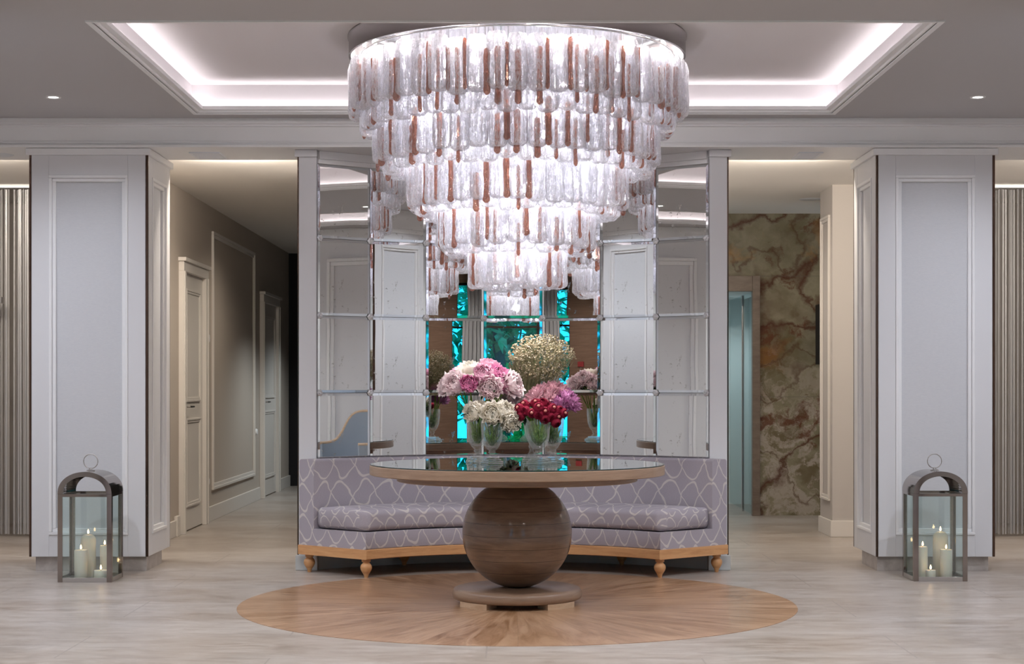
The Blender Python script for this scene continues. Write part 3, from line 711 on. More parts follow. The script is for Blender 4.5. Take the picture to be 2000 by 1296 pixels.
# dark console behind left curtain
t = thing('shelf', 'dark horizontal bar shelf glimpsed behind the left string curtain', 'shelf', (-4.15, 13.14, 0))
MB().box(-.35, .13, -.03, .05, 1.85, 1.90).build('bar', M['satin'], t); MB().box(-.33, -.30, -.03, .02, .0, 1.85).build('upright', M['satin'], t)

# ---------------------------------------------------------------- ceiling fittings
k = 0
for i, (x, y) in enumerate(DOWN):  # lit discs for the seen downlights and for the added, unseen ones
    z_ = 2.92 if y < 10.9 else 2.80
    vis = {0: 'small recessed downlight in the ceiling left of the recessed tray', 1: 'small recessed downlight in the ceiling right of the recessed tray'}
    t = thing('downlight', vis.get(i, 'small round unseen ceiling downlight, added for light outside the direct view'), 'ceiling light', (x, y, z_), group=None if i < 2 else 'added downlights out of direct view')
    MB().lathe([(.03, -.004), (.044, -.006), (.047, 0), (.03, 0)], 24, caps=False).build('rim', M['trim_paint'], t, smooth=40)
    MB().lathe([(0, -.003), (.03, -.003), (.03, 0), (0, 0)], 20).build('lit_disc', M['disc'], t)
def vent(x0, x1, y0, y1, z_, label):
    t = thing('ceiling_vent', label, 'air vent', ((x0+x1)/2, (y0+y1)/2, z_)); hx, hy = (x1-x0)/2, (y1-y0)/2
    b = MB(); b.box(-hx, hx, -hy, -hy+.02, -.008, 0); b.box(-hx, hx, hy-.02, hy, -.008, 0); b.box(-hx, -hx+.02, -hy+.02, hy-.02, -.008, 0); b.box(hx-.02, hx, -hy+.02, hy-.02, -.008, 0)
    b.build('vent_frame', M['vent'], t)
    MB().box(-hx+.02, hx-.02, -hy+.02, hy-.02, -.002, 0).build('backing', M['black'], t)
    b = MB(); n_ = 7
    for q in range(n_):
        yy = -hy+.02+(2*hy-.04)*(q+.5)/n_; b.add([(-hx+.02, yy-.008, -.002), (hx-.02, yy-.008, -.002), (hx-.02, yy+.006, -.009), (-hx+.02, yy+.006, -.009)], [(0, 1, 2, 3)])
    b.build('slats', M['vent'], t)
vent(-2.13, -1.93, 10.97, 11.27, 2.735, 'rectangular air vent in the corridor ceiling right of the left pillar')
vent(1.88, 2.04, 10.97, 11.27, 2.735, 'rectangular air vent in the corridor ceiling left of the right pillar')
for (x, y, z_, lb) in ((-3.42, 11.1, 2.735, 'round ceiling speaker left of the left pillar'), (2.55, 14.3, 2.80, 'round ceiling speaker in front of the onyx wall')):
    tag(MB().lathe([(0, -.006), (.085, -.006), (.10, 0), (0, 0)], 32).build('ceiling_speaker', M['vent'], smooth=40, loc=(x, y, z_)), lb, 'speaker')

# ---------------------------------------------------------------- oak inlay
o = MB().lathe([(0, -.004), (1.525, -.004), (1.525, .002), (0, .002)], 128).build('round_floor_inlay', M['inlay'], loc=(TX, TY, 0))
tag(o, 'large round oak inlay of radial boards set into the pale stone floor under the table', 'floor inlay')

# ---------------------------------------------------------------- table
t = thing('round_table', 'round pedestal table with mirrored glass top and big wooden ball base', 'table', (TX, TY, 0))
MB().lathe([(0, .712), (.803, .712), (.811, .716), (.811, .762), (.807, .766), (0, .766)], 128).build('tabletop', M['table_wood'], t, smooth=40)
MB().lathe([(0, .676), (.655, .676), (.662, .68), (.662, .712), (0, .712)], 128).build('top_underframe', M['table_wood'], t, smooth=40)
g = MB().lathe([(.800, .7665), (.802, .768), (.800, .771), (0, .771)], 128).build('glass_top', M['table_glass'], t, smooth=40)
MB().lathe([(.800, .7665), (.808, .7665), (.808, .7705), (.8005, .7712)], 128, caps=False).build('glass_rim', M['glass_edge'], t, smooth=40)
prof = []
for k in range(49):
    a = -PI/2+PI*k/48; z_ = .389+.302*math.sin(a)
    if z_ < .090 or z_ > .677: continue
    prof.append((.302*math.cos(a), z_))
prof = [(0, prof[0][1])]+prof+[(0, prof[-1][1])]
o = MB().lathe([(r, z-.389) for r, z in prof], 96).build('ball_pedestal', M['ball_wood'], t, smooth=60); o.location = (0, 0, .389)
MB().lathe([(0, .032), (.345, .032), (.352, .036), (.357, .055), (.355, .075), (.345, .088), (.325, .094), (0, .094)], 96).build('base_disc', M['table_wood'], t, smooth=50)
for k in range(4):
    a = PI/4+k*PI/2+.0; b = MB(); pts = []
    for q in range(9): aa = a-.30+.60*q/8; pts.append((.350*math.cos(aa), .350*math.sin(aa)))
    for q in range(9): aa = a+.30-.60*q/8; pts.append((.235*math.cos(aa), .235*math.sin(aa)))
    for q in range(8):
        b.prism([pts[q], pts[q+1], pts[16-q], pts[17-q]], .002, .033)
    b.build('foot', M['foot_wood'], t)

# ---------------------------------------------------------------- sofa (annular sector about (0, 9.5))
SO = thing('curved_sofa', 'curved sofa in lilac-grey fabric with cream interlaced pattern and honey oak base', 'sofa', (0, 11.1, 0))
def sweep(prof, amax, n=72, shrink=None, uvs=(0, 0), vary=True):
    """prof: closed (r,z) loop; swept about the room axis at (0,CY)"""
    b = MB(); k = len(prof); L = [0]
    for i in range(k): L.append(L[-1]+math.dist(prof[i], prof[(i+1) % k]))
    cr = sum(p[0] for p in prof)/k; cz = sum(p[1] for p in prof)/k
    st = []
    for j in range(n+1):
        t_ = -1+2*j/n; s_ = shrink(t_) if shrink else 1
        for (r, z) in prof:
            am = amax+(1.9*(r-1.28)/.6 if vary else 0); a = math.radians(am*t_)
            rr = cr+(r-cr)*s_; zz_ = cz+(z-cz)*s_ if s_ < 1 else z
            st.append((rr*math.sin(a), CY+rr*math.cos(a)-11.1, zz_))
    fs = []; us = []
    for j in range(n):
        u0 = math.radians(amax)*(-1+2*j/n)*1.5; u1 = math.radians(amax)*(-1+2*(j+1)/n)*1.5
        for i in range(k):
            i2 = (i+1) % k
            fs.append((j*k+i, j*k+i2, (j+1)*k+i2, (j+1)*k+i)); us.append(((u0+uvs[0], L[i]+uvs[1]), (u0+uvs[0], L[i+1]+uvs[1]), (u1+uvs[0], L[i+1]+uvs[1]), (u1+uvs[0], L[i]+uvs[1])))
    fs.append(tuple(range(k))[::-1]); us.append([(prof[i][0]+.3, prof[i][1]) for i in range(k)][::-1])
    fs.append(tuple(range(n*k, n*k+k))); us.append([(prof[i][0]+.11, prof[i][1]) for i in range(k)])
    b.add(st, fs, 0, us); return b
def rrect(r0, r1, z0, z1, c, n=4, cs=(1, 1, 1, 1)):
    out = []
    for (cx, cz, a0, kk) in ((r0, z0, PI, 0), (r1, z0, 1.5*PI, 1), (r1, z1, 0, 2), (r0, z1, PI/2, 3)):
        cc = c*cs[kk]; x = cx+cc if cx == r0 else cx-cc; z = cz+cc if cz == z0 else cz-cc
        for q in range(n+1):
            a = a0+PI/2*q/n; out.append((x+cc*math.cos(a), z+cc*math.sin(a)))
    return out
A_ = 45.8
sweep(rrect(1.268, 1.868, .117, .178, .004, 1), A_+.2).build('base_rail', M['oak'], SO)
sweep(rrect(1.278, 1.76, .178, .286, .006, 2), A_).build('seat_base', M['fabric'], SO, smooth=50)
sweep(rrect(1.735, 1.862, .178, .728, .018, 4), A_, uvs=(.1, .05)).build('backrest', M['fabric'], SO, smooth=60)
def crown(t_):
    e = (1-abs(t_))*A_/57.3*1.5
    return 1 if e > .035 else max(.72, .72+.28*math.sqrt(max(0, 1-(1-e/.035)**2)))
cp = rrect(1.272, 1.733, .292, .418, .035, 5)
cp = [(r, z+(.018*math.sin(PI*(r-1.272)/.461) if z > .38 else 0)) for r, z in cp]
# add points along the top so it crowns
i_ = max(range(len(cp)-1), key=lambda q: math.dist(cp[q], cp[q+1]) if cp[q][1] > .38 and cp[q+1][1] > .38 else 0)
(ra, za), (rb_, zb) = cp[i_], cp[i_+1]
mid = [(ra+(rb_-ra)*q/6, .418+.02*math.sin(PI*q/6)) for q in range(1, 6)]
cp = cp[:i_+1]+mid+cp[i_+1:]
sweep(cp, A_+.1, 90, crown, uvs=(.07, .11)).build('seat_cushion', M['fabric'], SO, smooth=70)
legm = None
for (r, a) in ((1.315, -44.3), (1.315, 44.3), (1.825, -46), (1.825, 46), (1.825, -23.5), (1.825, 23.5), (1.82, 0)):
    if legm is None:
        legm = MB().lathe([(0, 0), (.012, 0), (.016, .02), (.026, .035), (.034, .050), (.037, .064), (.034, .078), (.025, .089), (.021, .092), (.021, .098), (.028, .100), (.028, .1175), (0, .1175)], 32).mesh('leg', M['oak'], 35)
    o = bpy.data.objects.new('leg', legm); C.objects.link(o); o.parent = SO
    x, y = arc(r, a); o.location = (x, y-11.1, 0)

# ---------------------------------------------------------------- lanterns and candles
def lantern(cx, y0, label, w_=.33, d_=.30):
    t = thing('lantern', label, 'lantern', (cx, y0+d_/2, 0)); hx, hy = w_/2, d_/2; zt = .523; p = .030
    for sx in (-1, 1):
        for sy in (-1, 1):
            b = MB(); xa, xb = sorted((sx*hx, sx*(hx-p))); ya, yb = sorted((sy*hy, sy*(hy-p))); 
            # angle-section corner post
            b.box(xa, xb, *(sorted((sy*hy, sy*(hy-.004)))), .0, zt); b.box(*(sorted((sx*hx, sx*(hx-.004)))), *(sorted((sy*(hy-.004), sy*(hy-p)))), 0, zt)
            b.build('corner_post', M['steel'], t, bevel=.001)
    b = MB()
    for sy in (-1, 1): b.box(-hx+p, hx-p, *sorted((sy*hy, sy*(hy-.006))), .0, .028)
    for sx in (-1, 1): b.box(*sorted((sx*hx, sx*(hx-.006))), -hy+p, hy-p, 0, .028)
    b.box(-hx+.006, hx-.006, -hy+.006, hy-.006, .006, .012)
    b.build('base_tray', M['satin'], t, bevel=.001)
    b = MB()
    for sy in (-1, 1): b.box(-hx, hx, *sorted((sy*hy, sy*(hy-.02))), zt-.002, zt+.016)
    for sx in (-1, 1): b.box(*sorted((sx*hx, sx*(hx-.02))), -hy+.02, hy-.02, zt-.002, zt+.016)
    b.build('top_rim', M['steel'], t, bevel=.001)
    b = MB()
    for sy in (-1, 1): b.box(-hx+p*.8, hx-p*.8, *sorted((sy*(hy-.008), sy*(hy-.011))), .028, zt-.002)
    for sx in (-1, 1): b.box(*sorted((sx*(hx-.008), sx*(hx-.011))), -hy+p*.8, hy-p*.8, .028, zt-.002)
    b.build('glass_panes', M['pane'], t)
    # barrel roof: semi-elliptic sheet with open arched ends carrying a flat band
    n_ = 28; R0, RZ = hx, .135; z0 = zt+.016; b = MB(); bb = MB(); b3 = MB()
    P = [(-math.cos(PI*i/n_)*R0, z0+math.sin(PI*i/n_)**.9*RZ) for i in range(n_+1)]
    Pi = [(-math.cos(PI*i/n_)*(R0-.004), z0+math.sin(PI*i/n_)**.9*(RZ-.004)) for i in range(n_+1)]
    Pb = [(-math.cos(PI*i/n_)*(R0-.034), z0+math.sin(PI*i/n_)**.9*(RZ-.030)) for i in range(n_+1)]
    for i in range(n_):
        def seg(A, B, ya, yb, mb):
            mb.add([(A[i][0], ya, A[i][1]), (A[i+1][0], ya, A[i+1][1]), (B[i+1][0], ya, B[i+1][1]), (B[i][0], ya, B[i][1]),
                    (A[i][0], yb, A[i][1]), (A[i+1][0], yb, A[i+1][1]), (B[i+1][0], yb, B[i+1][1]), (B[i][0], yb, B[i][1])],
                   [(0, 1, 2, 3), (7, 6, 5, 4), (0, 4, 5, 1), (3, 2, 6, 7)])
        seg(P, Pi, -hy+.001, hy-.001, b); seg(P, Pb, -hy-.003, -hy+.003, bb); seg(P, Pb, hy-.003, hy+.003, b3)
    b.build('barrel_roof', M['steel'], t, smooth=40); bb.build('arch_band', M['steel'], t, smooth=30); b3.build('arch_band', M['steel'], t, smooth=30)
    zt2 = z0+RZ
    MB().lathe([(.026, zt2-.004), (.026, zt2+.004), (.010, zt2+.008), (.008, zt2+.018), (0, zt2+.02)], 20).build('knob', M['satin'], t, smooth=40)
    q = MB(); q.tube([(.044*math.cos(a*PI/16), 0, zt2+.014+.044+.044*math.sin(a*PI/16)) for a in range(32)], .003, 8, closed=True)
    q.build('ring_handle', M['satin'], t, smooth=180)
    return t
lantern(-2.615, 10.19, 'steel and glass barrel-roofed lantern with four candles in front of the left pillar')
lantern(2.623, 10.24, 'steel and glass barrel-roofed lantern with four candles in front of the right pillar')
def candle(x, y, r, h, label, dome=False):
    t = thing('candle', label, 'candle', (x, y, .0121), group=None)
    pr = [(0, 0), (r*.97, 0), (r, .004)]
    if dome: pr += [(r, h-.035), (r*.93, h-.02), (r*.75, h-.008), (r*.45, h), (0, h-.002)]
    else: pr += [(r, h-.006), (r*.95, h), (r*.8, h-.002), (r*.3, h-.006), (0, h-.007)]
    MB().lathe(pr, 36).build('wax', M['wax'], t, smooth=50)
    MB().tube([(0, 0, h-.008), (.001, 0, h+.008)], .0012, 6).build('wick', M['wick'], t)
    MB().lathe([(0, h+.004), (.004, h+.007), (.0062, h+.013), (.005, h+.021), (.002, h+.030), (0, h+.034)], 14).build('flame', M['flame'], t, smooth=180)
    l = lamp('POINT', 'candle_glow', (x, y, .0121+h+.018), .35, (1, .55, .25), .006)
LX, RX = -2.615, 2.623
candle(LX-.031, 10.40, .047, .262, 'tallest dome-topped pillar candle in the left lantern', True)
candle(LX-.044, 10.275, .040, .178, 'medium-height cream candle at front left in the left lantern')
candle(LX+.076, 10.385, .030, .195, 'slim tall candle at right in the left lantern')
candle(LX+.082, 10.262, .042, .055, 'short stub candle at front right in the left lantern')
candle(RX+.051, 10.445, .047, .275, 'tallest dome-topped pillar candle in the right lantern', True)
candle(RX-.075, 10.385, .031, .188, 'slim tall candle at left in the right lantern')
candle(RX+.057, 10.33, .037, .175, 'medium-height candle at front right in the right lantern')
candle(RX-.048, 10.295, .031, .052, 'short stub candle at front left in the right lantern')

# ---------------------------------------------------------------- armchair seen in the mirror
def armchair(x, y, rz, label):
    t = thing('armchair', label, 'armchair', (x, y, 0), rz)
    b = MB(); b.box(-.30, .30, -.30, .30, .26, .44); b.build('seat', M['chair_fabric'], t, bevel=.03)
    # wrap-around back: height falls from the middle to the arms
    n_ = 40; vv = []; tops = []
    for i in range(n_+1):
        a = math.radians(-115+230*i/n_); u = abs(i/n_*2-1)
        h = .60+.32*(1/(1+math.exp((u-.52)*16)))
        ca, sa = math.sin(a), math.cos(a)
        for (r, z) in ((.33, .24), (.33, h), (.385, h), (.385, .24)): vv.append((r*ca, r*sa*.95, z))
        tops.append((.358*ca, .358*sa*.95, h+.008))
    ff = []
    for i in range(n_):
        p = 4*i; q = p+4; ff += [(p, p+1, q+1, q), (p+1, p+2, q+2, q+1), (p+2, p+3, q+3, q+2), (p+3, p, q, q+3)]
    ff += [(3, 2, 1, 0), (4*n_, 4*n_+1, 4*n_+2, 4*n_+3)]
    MB().add(vv, ff).build('back', M['chair_fabric'], t, smooth=50)
    MB().tube(tops, .018, 8).build('wood_trim', M['foot_wood'], t, smooth=180)
    for (lx, ly) in ((-.26, -.27), (.26, -.27), (-.24, .27), (.24, .27)):
        MB().tube([(lx, ly, .27), (lx*1.05, ly*1.05, 0)], [.022, .013], 8).build('leg', M['foot_wood'], t, smooth=60)
armchair(4.55, 8.62, -PI/2+.5, 'blue-grey round-backed armchair with wood trim, seen in the leftmost mirror column')

# ---------------------------------------------------------------- chandelier
CH = thing('chandelier', 'huge five-tier round chandelier of crackled clear glass drops with rust-amber rods', 'chandelier', (TX, TY, 2.67))
Z0 = 2.67
MB().lathe([(.912, 2.996-Z0), (.924, 2.996-Z0), (.924, 3.088-Z0), (.930, 3.096-Z0), (.930, 3.104-Z0), (.912, 3.104-Z0), (.912, 2.996-Z0)], 128, caps=False).build('steel_ring', M['ring_metal'], CH, smooth=40)
MB().lathe([(0, 3.085-Z0), (.914, 3.085-Z0), (.914, 3.105-Z0), (0, 3.105-Z0)], 96).build('mirror_plate', mat('plate_mirror', (.8, .8, .82), .08, 1), CH, smooth=40)
b = MB()
for (r, z) in ((.86, 3.0), (.74, 2.70), (.55, 2.45), (.39, 2.2), (.22, 2.0)):
    b.tube([(r*math.cos(a*PI/24), r*math.sin(a*PI/24), z-Z0) for a in range(48)], .006, 6, closed=True)
    for k in range(6):
        a = k*PI/3+.3; b.tube([(r*math.cos(a), r*math.sin(a), z-Z0), (r*math.cos(a), r*math.sin(a), 3.085-Z0)], .003, 5)
b.build('hanging_frame', M['chrome'], CH, smooth=60)
bm_ = MB().lathe([(0, -.016), (.010, -.012), (.0135, -.004), (.012, .004), (.008, .014), (.008, .03), (0, .03)], 12).mesh('bulb', M['bulb'], 60)
for k in range(14):
    a = -PI/2+2*PI*(k+.15)/14; o = bpy.data.objects.new('bulb', bm_); C.objects.link(o); o.parent = CH
    rr = .865 if k % 2 == 0 else .80
    o.location = (rr*math.cos(a), rr*math.sin(a), 3.045-Z0)
for k in range(10):
    a = 2*PI*k/10; lamp('POINT', 'chandelier_and_fill_lamp', (TX+.80*math.cos(a), TY+.80*math.sin(a), 3.02), 7, (1, .93, .92), .03)
for (r, z, n_, e) in ((.58, 2.62, 7, 7.5), (.36, 2.28, 6, 5), (.17, 2.03, 4, 3.5), (.0, 1.84, 1, 4)):
    for k in range(n_):
        a = 2*PI*k/n_+.4; lamp('POINT', 'chandelier_and_fill_lamp', (TX+r*math.cos(a), TY+r*math.sin(a), z), e, (.93, .94, 1), .03)
        o = bpy.data.objects.new('bulb', bm_); C.objects.link(o); o.parent = CH; o.location = (r*math.cos(a), r*math.sin(a), z+.04-Z0)
l = lamp('SPOT', 'chandelier_and_fill_lamp', (TX, TY, 1.735), 26, (1, .96, .92), .05, 150, .9)  # spot added below the drops to brighten the table and flowers
def drop_mb(L, r, seed):
    rd = random.Random(seed); ph = [rd.uniform(0, 6.28) for _ in range(4)]
    prof = [(r*.80, 0), (r*.93, -.012), (r, -.03)]
    for k in range(1, 5): prof.append((r*(1+rd.uniform(-.05, .05)), -.03-(L-.07)*k/5))
    prof += [(r*1.03, -L+.035), (r*.92, -L+.014), (r*.62, -L+.002), (r*.2, -L+.010)]
    def rip(a, z):
        return .15*math.cos(6*a+ph[0])+.05*math.cos(11*a+ph[1]+z*30)+.035*math.sin(z*70+ph[2]+2*a)
    b = MB().lathe(prof, 26, ripple=rip, caps=False)
    return b
def rod_mb(L, r, seed):
    rd = random.Random(seed); prof = [(0, 0), (r*.7, -.004)]
    for k in range(7): prof.append((r*rd.uniform(.8, 1.05), -.012-(L-.05)*k/6))
    prof += [(r*1.1, -L+.022), (r*1.0, -L+.010), (r*.4, -L), (0, -L)]
    dx = rd.uniform(-.004, .004)
    b = MB().lathe(prof, 10, ripple=lambda a, z: .12*math.cos(3*a+z*20)); b.v = [(x+dx*math.sin(z*14), y, z) for x, y, z in b.v]; return b
# tier rows: radius, bottom z, length, number
ROWS = [(.882, 2.668, .285, 54), (.822, 2.578, .34, 51), (.742, 2.405, .29, 46), (.690, 2.350, .26, 43), (.560, 2.160, .28, 35), (.510, 2.120, .25, 31),
        (.394, 1.945, .25, 24), (.345, 1.915, .22, 21), (.226, 1.738, .25, 13), (.14, 1.76, .22, 7)]
drops = []; rods = []
rc = random.Random(11)
for ri, (R, zb, L, n_) in enumerate(ROWS):
    for k in range(n_):
        a = 2*PI*(k+.5*(ri % 2))/n_-PI/2; z_ = zb+rc.uniform(-.012, .012)
        sc_ = .5*2*PI*R/n_*1.0
        drops.append((R+rc.uniform(-.008, .008), a, z_, L, min(.050, sc_*.92), ri))
        if rc.random() < (.68 if ri < 2 else .52):
            aa = a+PI/n_+rc.uniform(-.2, .2)*PI/n_
            rods.append((R+(.016 if ri == 0 else .026)+rc.uniform(-.006, .006), aa, z_+rc.choice((.0, .02, .035, -.02, .008)), L*rc.uniform(.78, .95), rc.choice((.010, .0135, .017)), ri))
protos = {}
def place(lst, kind, mk, mt, stuff_name):
    key = lambda d: (0 if math.sin(d[1]) < -.15 else 1, d[5] % 2, -math.cos(d[1]+PI/2)*1.0+.15*d[5])
    order = sorted(range(len(lst)), key=lambda i: key(lst[i]))
    top = set(order[:100]); rest = MB()
    for i, (R, a, zb, L, r, ri) in enumerate(lst):
        x, y = R*math.cos(a), R*math.sin(a); pk = (kind, ri, i % 3, round(r, 3))
        if pk not in protos:
            q = mk(L if kind == 'd' else L, r, i % 3+ri*7); protos[pk] = (q, L, None)
        q, L0, me_ = protos[pk]
        if i in top:
            if me_ is None:
                me_ = q.mesh(stuff_name, mt, 180 if kind == 'd' else 180); protos[pk] = (q, L0, me_)
            o = bpy.data.objects.new(stuff_name, me_); C.objects.link(o); o.parent = CH
            o.location = (x, y, zb+L0-Z0); o.rotation_euler = (0, 0, a+i*1.7)
        else:
            mtx = Matrix.Translation((x, y, zb+L0-Z0)) @ Matrix.Rotation(a+i*1.7, 4, 'Z')
            rest.add([mtx @ Vector(v) for v in q.v], q.f)
    o = rest.build(stuff_name, mt, CH, smooth=180); o['kind'] = 'stuff'
place(drops, 'd', drop_mb, M['drop'], 'glass_drop')
place(rods, 'r', rod_mb, M['amber'], 'amber_rod')

# ---------------------------------------------------------------- vases and flowers
GZ = .7715
def vase(x, y, label, s=1.0, h=.235, green=0):
    t = thing('glass_vase', label, 'vase', (x, y, GZ))
    b = MB()
    for k, (hw, z0, z1) in enumerate(((.062, 0, .011), (.052, .011, .021), (.041, .021, .031))): b.box(-hw*s, hw*s, -hw*s, hw*s, z0, z1)
    b.build('stepped_foot', M['vase_foot'], t, bevel=.0015)
    hb = h-.031; outer = [(.0, .031), (.024, .031), (.026, .036), (.014, .046), (.012, .052), (.020, .058), (.020, .063), (.016, .068), (.030, .080), (.044, .10), (.055, .13), (.060, .17), (.0625, .20), (.0635, .235)]
    outer = [(r*s, .031+(z-.031)*hb/.204) for r, z in outer]
    inner = [(.060, .235), (.058, .19), (.051, .13), (.040, .102), (.024, .088), (0, .084)]
    inner = [(r*s, .031+(z-.031)*hb/.204) for r, z in inner]
    MB().lathe(outer+inner, 40).build('bowl', M['vase'], t, smooth=50)
    rd = random.Random(int(x*1000)); g = MB()
    if green:
        for _ in range(green):
            a = rd.uniform(0, 6.28); e = rd.uniform(0, 1)**.5; a2 = a+rd.uniform(-.9, .9); zt_ = rd.uniform(.6, .97)*h
            g.tube([(math.cos(a)*e*.010*s, math.sin(a)*e*.010*s, h*.42), (math.cos(a)*e*.034*s, math.sin(a)*e*.034*s, h*.56), (math.cos(a2)*e*.050*s, math.sin(a2)*e*.050*s, zt_)], [.002, .0034, .0016], 5)
        g.build('submerged_greenery', M['stem'] if green < 60 else M['greens'], t, smooth=180)
    return t
VA = (-.200, 9.36); VBs = (-.116, 9.20); VC = (.140, 9.18); VD = (.222, 9.33); VE = (.105, 9.47)
vase(*VA, 'footed glass vase of pink peonies, rear left of the four front vases', 1.0, .25, 34)
vase(*VBs, 'footed glass vase of white peonies at front left on the table', 1.0, .235, 64)
vase(*VC, 'footed glass vase of crimson blooms at front right on the table', 1.05, .235, 90)
vase(*VD, 'footed glass vase of mauve carnations, behind the crimson blooms', 1.0, .25, 62)
vase(*VE, 'tall footed glass vase of tiny cream blossoms at the back of the table', .85, .40)

def bloom_mb(R, seed, inner=14, layers=6, flare=.28, top0=18, top1=78, nper=7, ruff=.15):
    rd = random.Random(seed); b = MB()
    for l in range(layers):
        f = l/(layers-1); rho = R*(.30+.70*f); tp = math.radians(top0+(top1-top0)*f)
        for k in range(nper+(l > 1)+(l > 3)):
            az = 2*PI*(k+.5*(l % 2))/(nper+(l > 1)+(l > 3))+rd.uniform(-.2, .2); hwz = (1.0-.15*f)*rd.uniform(.85, 1.1); rr = rho*rd.uniform(.93, 1.06)
            nu, nv = 6, 4; vv = []
            tpp = tp*rd.uniform(.8, 1.15); ph = rd.uniform(0, 6.28)
            for j in range(nv+1):
                v_ = j/nv; pol = PI*.93+(tpp-PI*.93)*v_
                for i in range(nu+1):
                    u = -1+2*i/nu; wz = hwz*(1-.25*v_*v_)*(.8+.2*v_)
                    edge = u*u*v_; r_ = rr*(1+flare*f*v_**3)*(1+ruff*math.sin(u*7+ph+l)*v_*v_) - rr*.06*(1-u*u)*(1-f)
                    pl = pol+.16*edge*(1 if f < .5 else .9)
                    vv.append((r_*math.sin(pl)*math.cos(az+u*wz), r_*math.sin(pl)*math.sin(az+u*wz), r_*math.cos(pl)*.86+R*.06))
            b.add(vv, [(j*(nu+1)+i, j*(nu+1)+i+1, (j+1)*(nu+1)+i+1, (j+1)*(nu+1)+i) for j in range(nv) for i in range(nu)])
    return b
BL = {k: bloom_mb(1, 20+i, **kw).mesh('petals_%d' % i, M['pink'], 180) for i, (k, kw) in enumerate({
    'p1': dict(), 'p2': dict(flare=.35, top1=88), 'p3': dict(flare=.15, top1=62, top0=10), 'ran': dict(layers=4, flare=-.05, top0=6, top1=36, ruff=.02, nper=5), 'car': dict(layers=5, flare=.45, top1=70, top0=10, ruff=.3, nper=7)}.items())}
PX = 355.0
def w_at(px, py, y): return ((px-1002)/3261*y, y, H-(py-755)/3261*y)
def flower(name, label, cat, px, py, y, rpx, mt, kind, vasepos, group=None, face=(0, -.55, .8), leaf=0, rim=.95, stem=True, eye=None, seed=0):
    c = Vector(w_at(px, py, y)); R = rpx*y/3261; rd = random.Random(seed or int(px*7+py))
    t = thing(name, label, cat, (c.x, c.y, c.z), group=group)
    q = Vector((0, 0, 1)).rotation_difference(Vector(face).normalized())
    me_ = BL[kind].copy(); me_.materials[0] = mt
    o = bpy.data.objects.new('petals', me_); C.objects.link(o); o.parent = t; o.scale = (R, R, R); o.rotation_mode = 'QUATERNION'; o.rotation_quaternion = q
    if eye:
        e = MB().lathe([(0, .55), (.18, .60), (.30, .70), (.22, .84), (0, .90)], 10).build('flower_eye', eye, t, smooth=180); e.scale = (R, R, R); e.rotation_mode = 'QUATERNION'; e.rotation_quaternion = q
    if stem:
        vx, vy = vasepos; a = rd.uniform(0, 6.28); rr = rd.uniform(0, .016); d_ = Vector((vx-c.x, vy-c.y, 0))
        rimz = GZ+.225; n_ = Vector(face).normalized()
        r2 = .048; off_ = -d_ if d_.length < r2 else -d_.normalized()*r2
        p0 = -n_*R*.55; p1 = Vector((vx, vy, rimz))+off_*.85-c; p2 = Vector((vx+rr*math.cos(a), vy+rr*math.sin(a), GZ+.115))-c
        pm = (p0+p1)/2+Vector((0, 0, .012))
        MB().tube([p0, pm, p1, (p1+p2)/2+Vector((0, 0, -.01)), p2], [.0028, .0028, .004, .0055, .005], 6).build('stem', M['stem'], t, smooth=180)
    if leaf:
        b = MB()
        for k in range(leaf):
            a = rd.uniform(0, 6.28); L = rd.uniform(.05, .085); w_ = L*.22; base = -Vector(face).normalized()*R*.6; m_ = Matrix.Translation(base) @ Matrix.Rotation(a, 4, 'Z') @ Matrix.Rotation(rd.uniform(-.1, .7), 4, 'Y')
            vv = []
            for j in range(6):
                v_ = j/5; ww = w_*math.sin(PI*min(.98, v_*.9+.08)); zc = -.02*v_*v_
                vv += [m_ @ Vector((L*v_, -ww, zc+.004)), m_ @ Vector((L*v_, 0, zc-.003)), m_ @ Vector((L*v_, ww, zc+.004))]
            b.add(vv, [(3*j+i, 3*j+i+1, 3*j+i+4, 3*j+i+3) for j in range(5) for i in range(2)])
        b.build('leaves', M['leaf'], t, smooth=180)
    return t
P = M
peon = [
 ('blush peony at the far left of the big pink bouquet', 868, 752, 9.36, 17, 'blush', 'p2', (-.8, -.3, .3)),
 ('small pink peony at upper left of the big bouquet', 895, 724, 9.40, 12, 'pink', 'p1', (-.4, -.3, .8)),
 ('large white peony at the top of the big pink bouquet', 918, 719, 9.36, 21, 'white', 'p2', (-.1, -.3, .9)),
 ('pale blush peony between the leftmost and the deep pink one', 889, 749, 9.28, 20, 'blush', 'p1', (-.4, -.8, .4)),
 ('deep pink peony facing the viewer at left of the bouquet', 916, 750, 9.23, 16.5, 'deep', 'p3', (0, -1, .25)),
 ('mid-pink peony at the centre of the big bouquet', 944, 730, 9.25, 17.5, 'pink', 'p3', (0, -.9, .5)),
 ('pink peony at top right of the big bouquet', 955, 712, 9.36, 16, 'pink', 'p1', (.1, -.3, .9)),
 ('rose-pink peony right of the centre peony', 971, 726, 9.30, 16, 'deep', 'p2', (.3, -.6, .7)),
 ('blush peony low at the front centre of the big bouquet', 957, 756, 9.22, 19, 'blush', 'p1', (.1, -1, .1)),
 ('pink peony between the rose-pink and the far right one', 982, 745, 9.28, 17, 'pink', 'p2', (.5, -.8, .3)),
 ('large blush white peony at the right edge of the big bouquet', 1004, 749, 9.30, 20, 'blush', 'p2', (.8, -.5, .2)),
 ('drooping blush peony at lower right of the big bouquet', 1003, 775, 9.33, 13, 'blush', 'p1', (.6, -.7, -.3)),
]
for (lb, px, py, y, r, mt, kd, fc) in peon:
    flower('peony', lb, 'peony', px, py, y, r, M[mt], kd, VA, 'peonies in the big bouquet', fc, leaf=3)
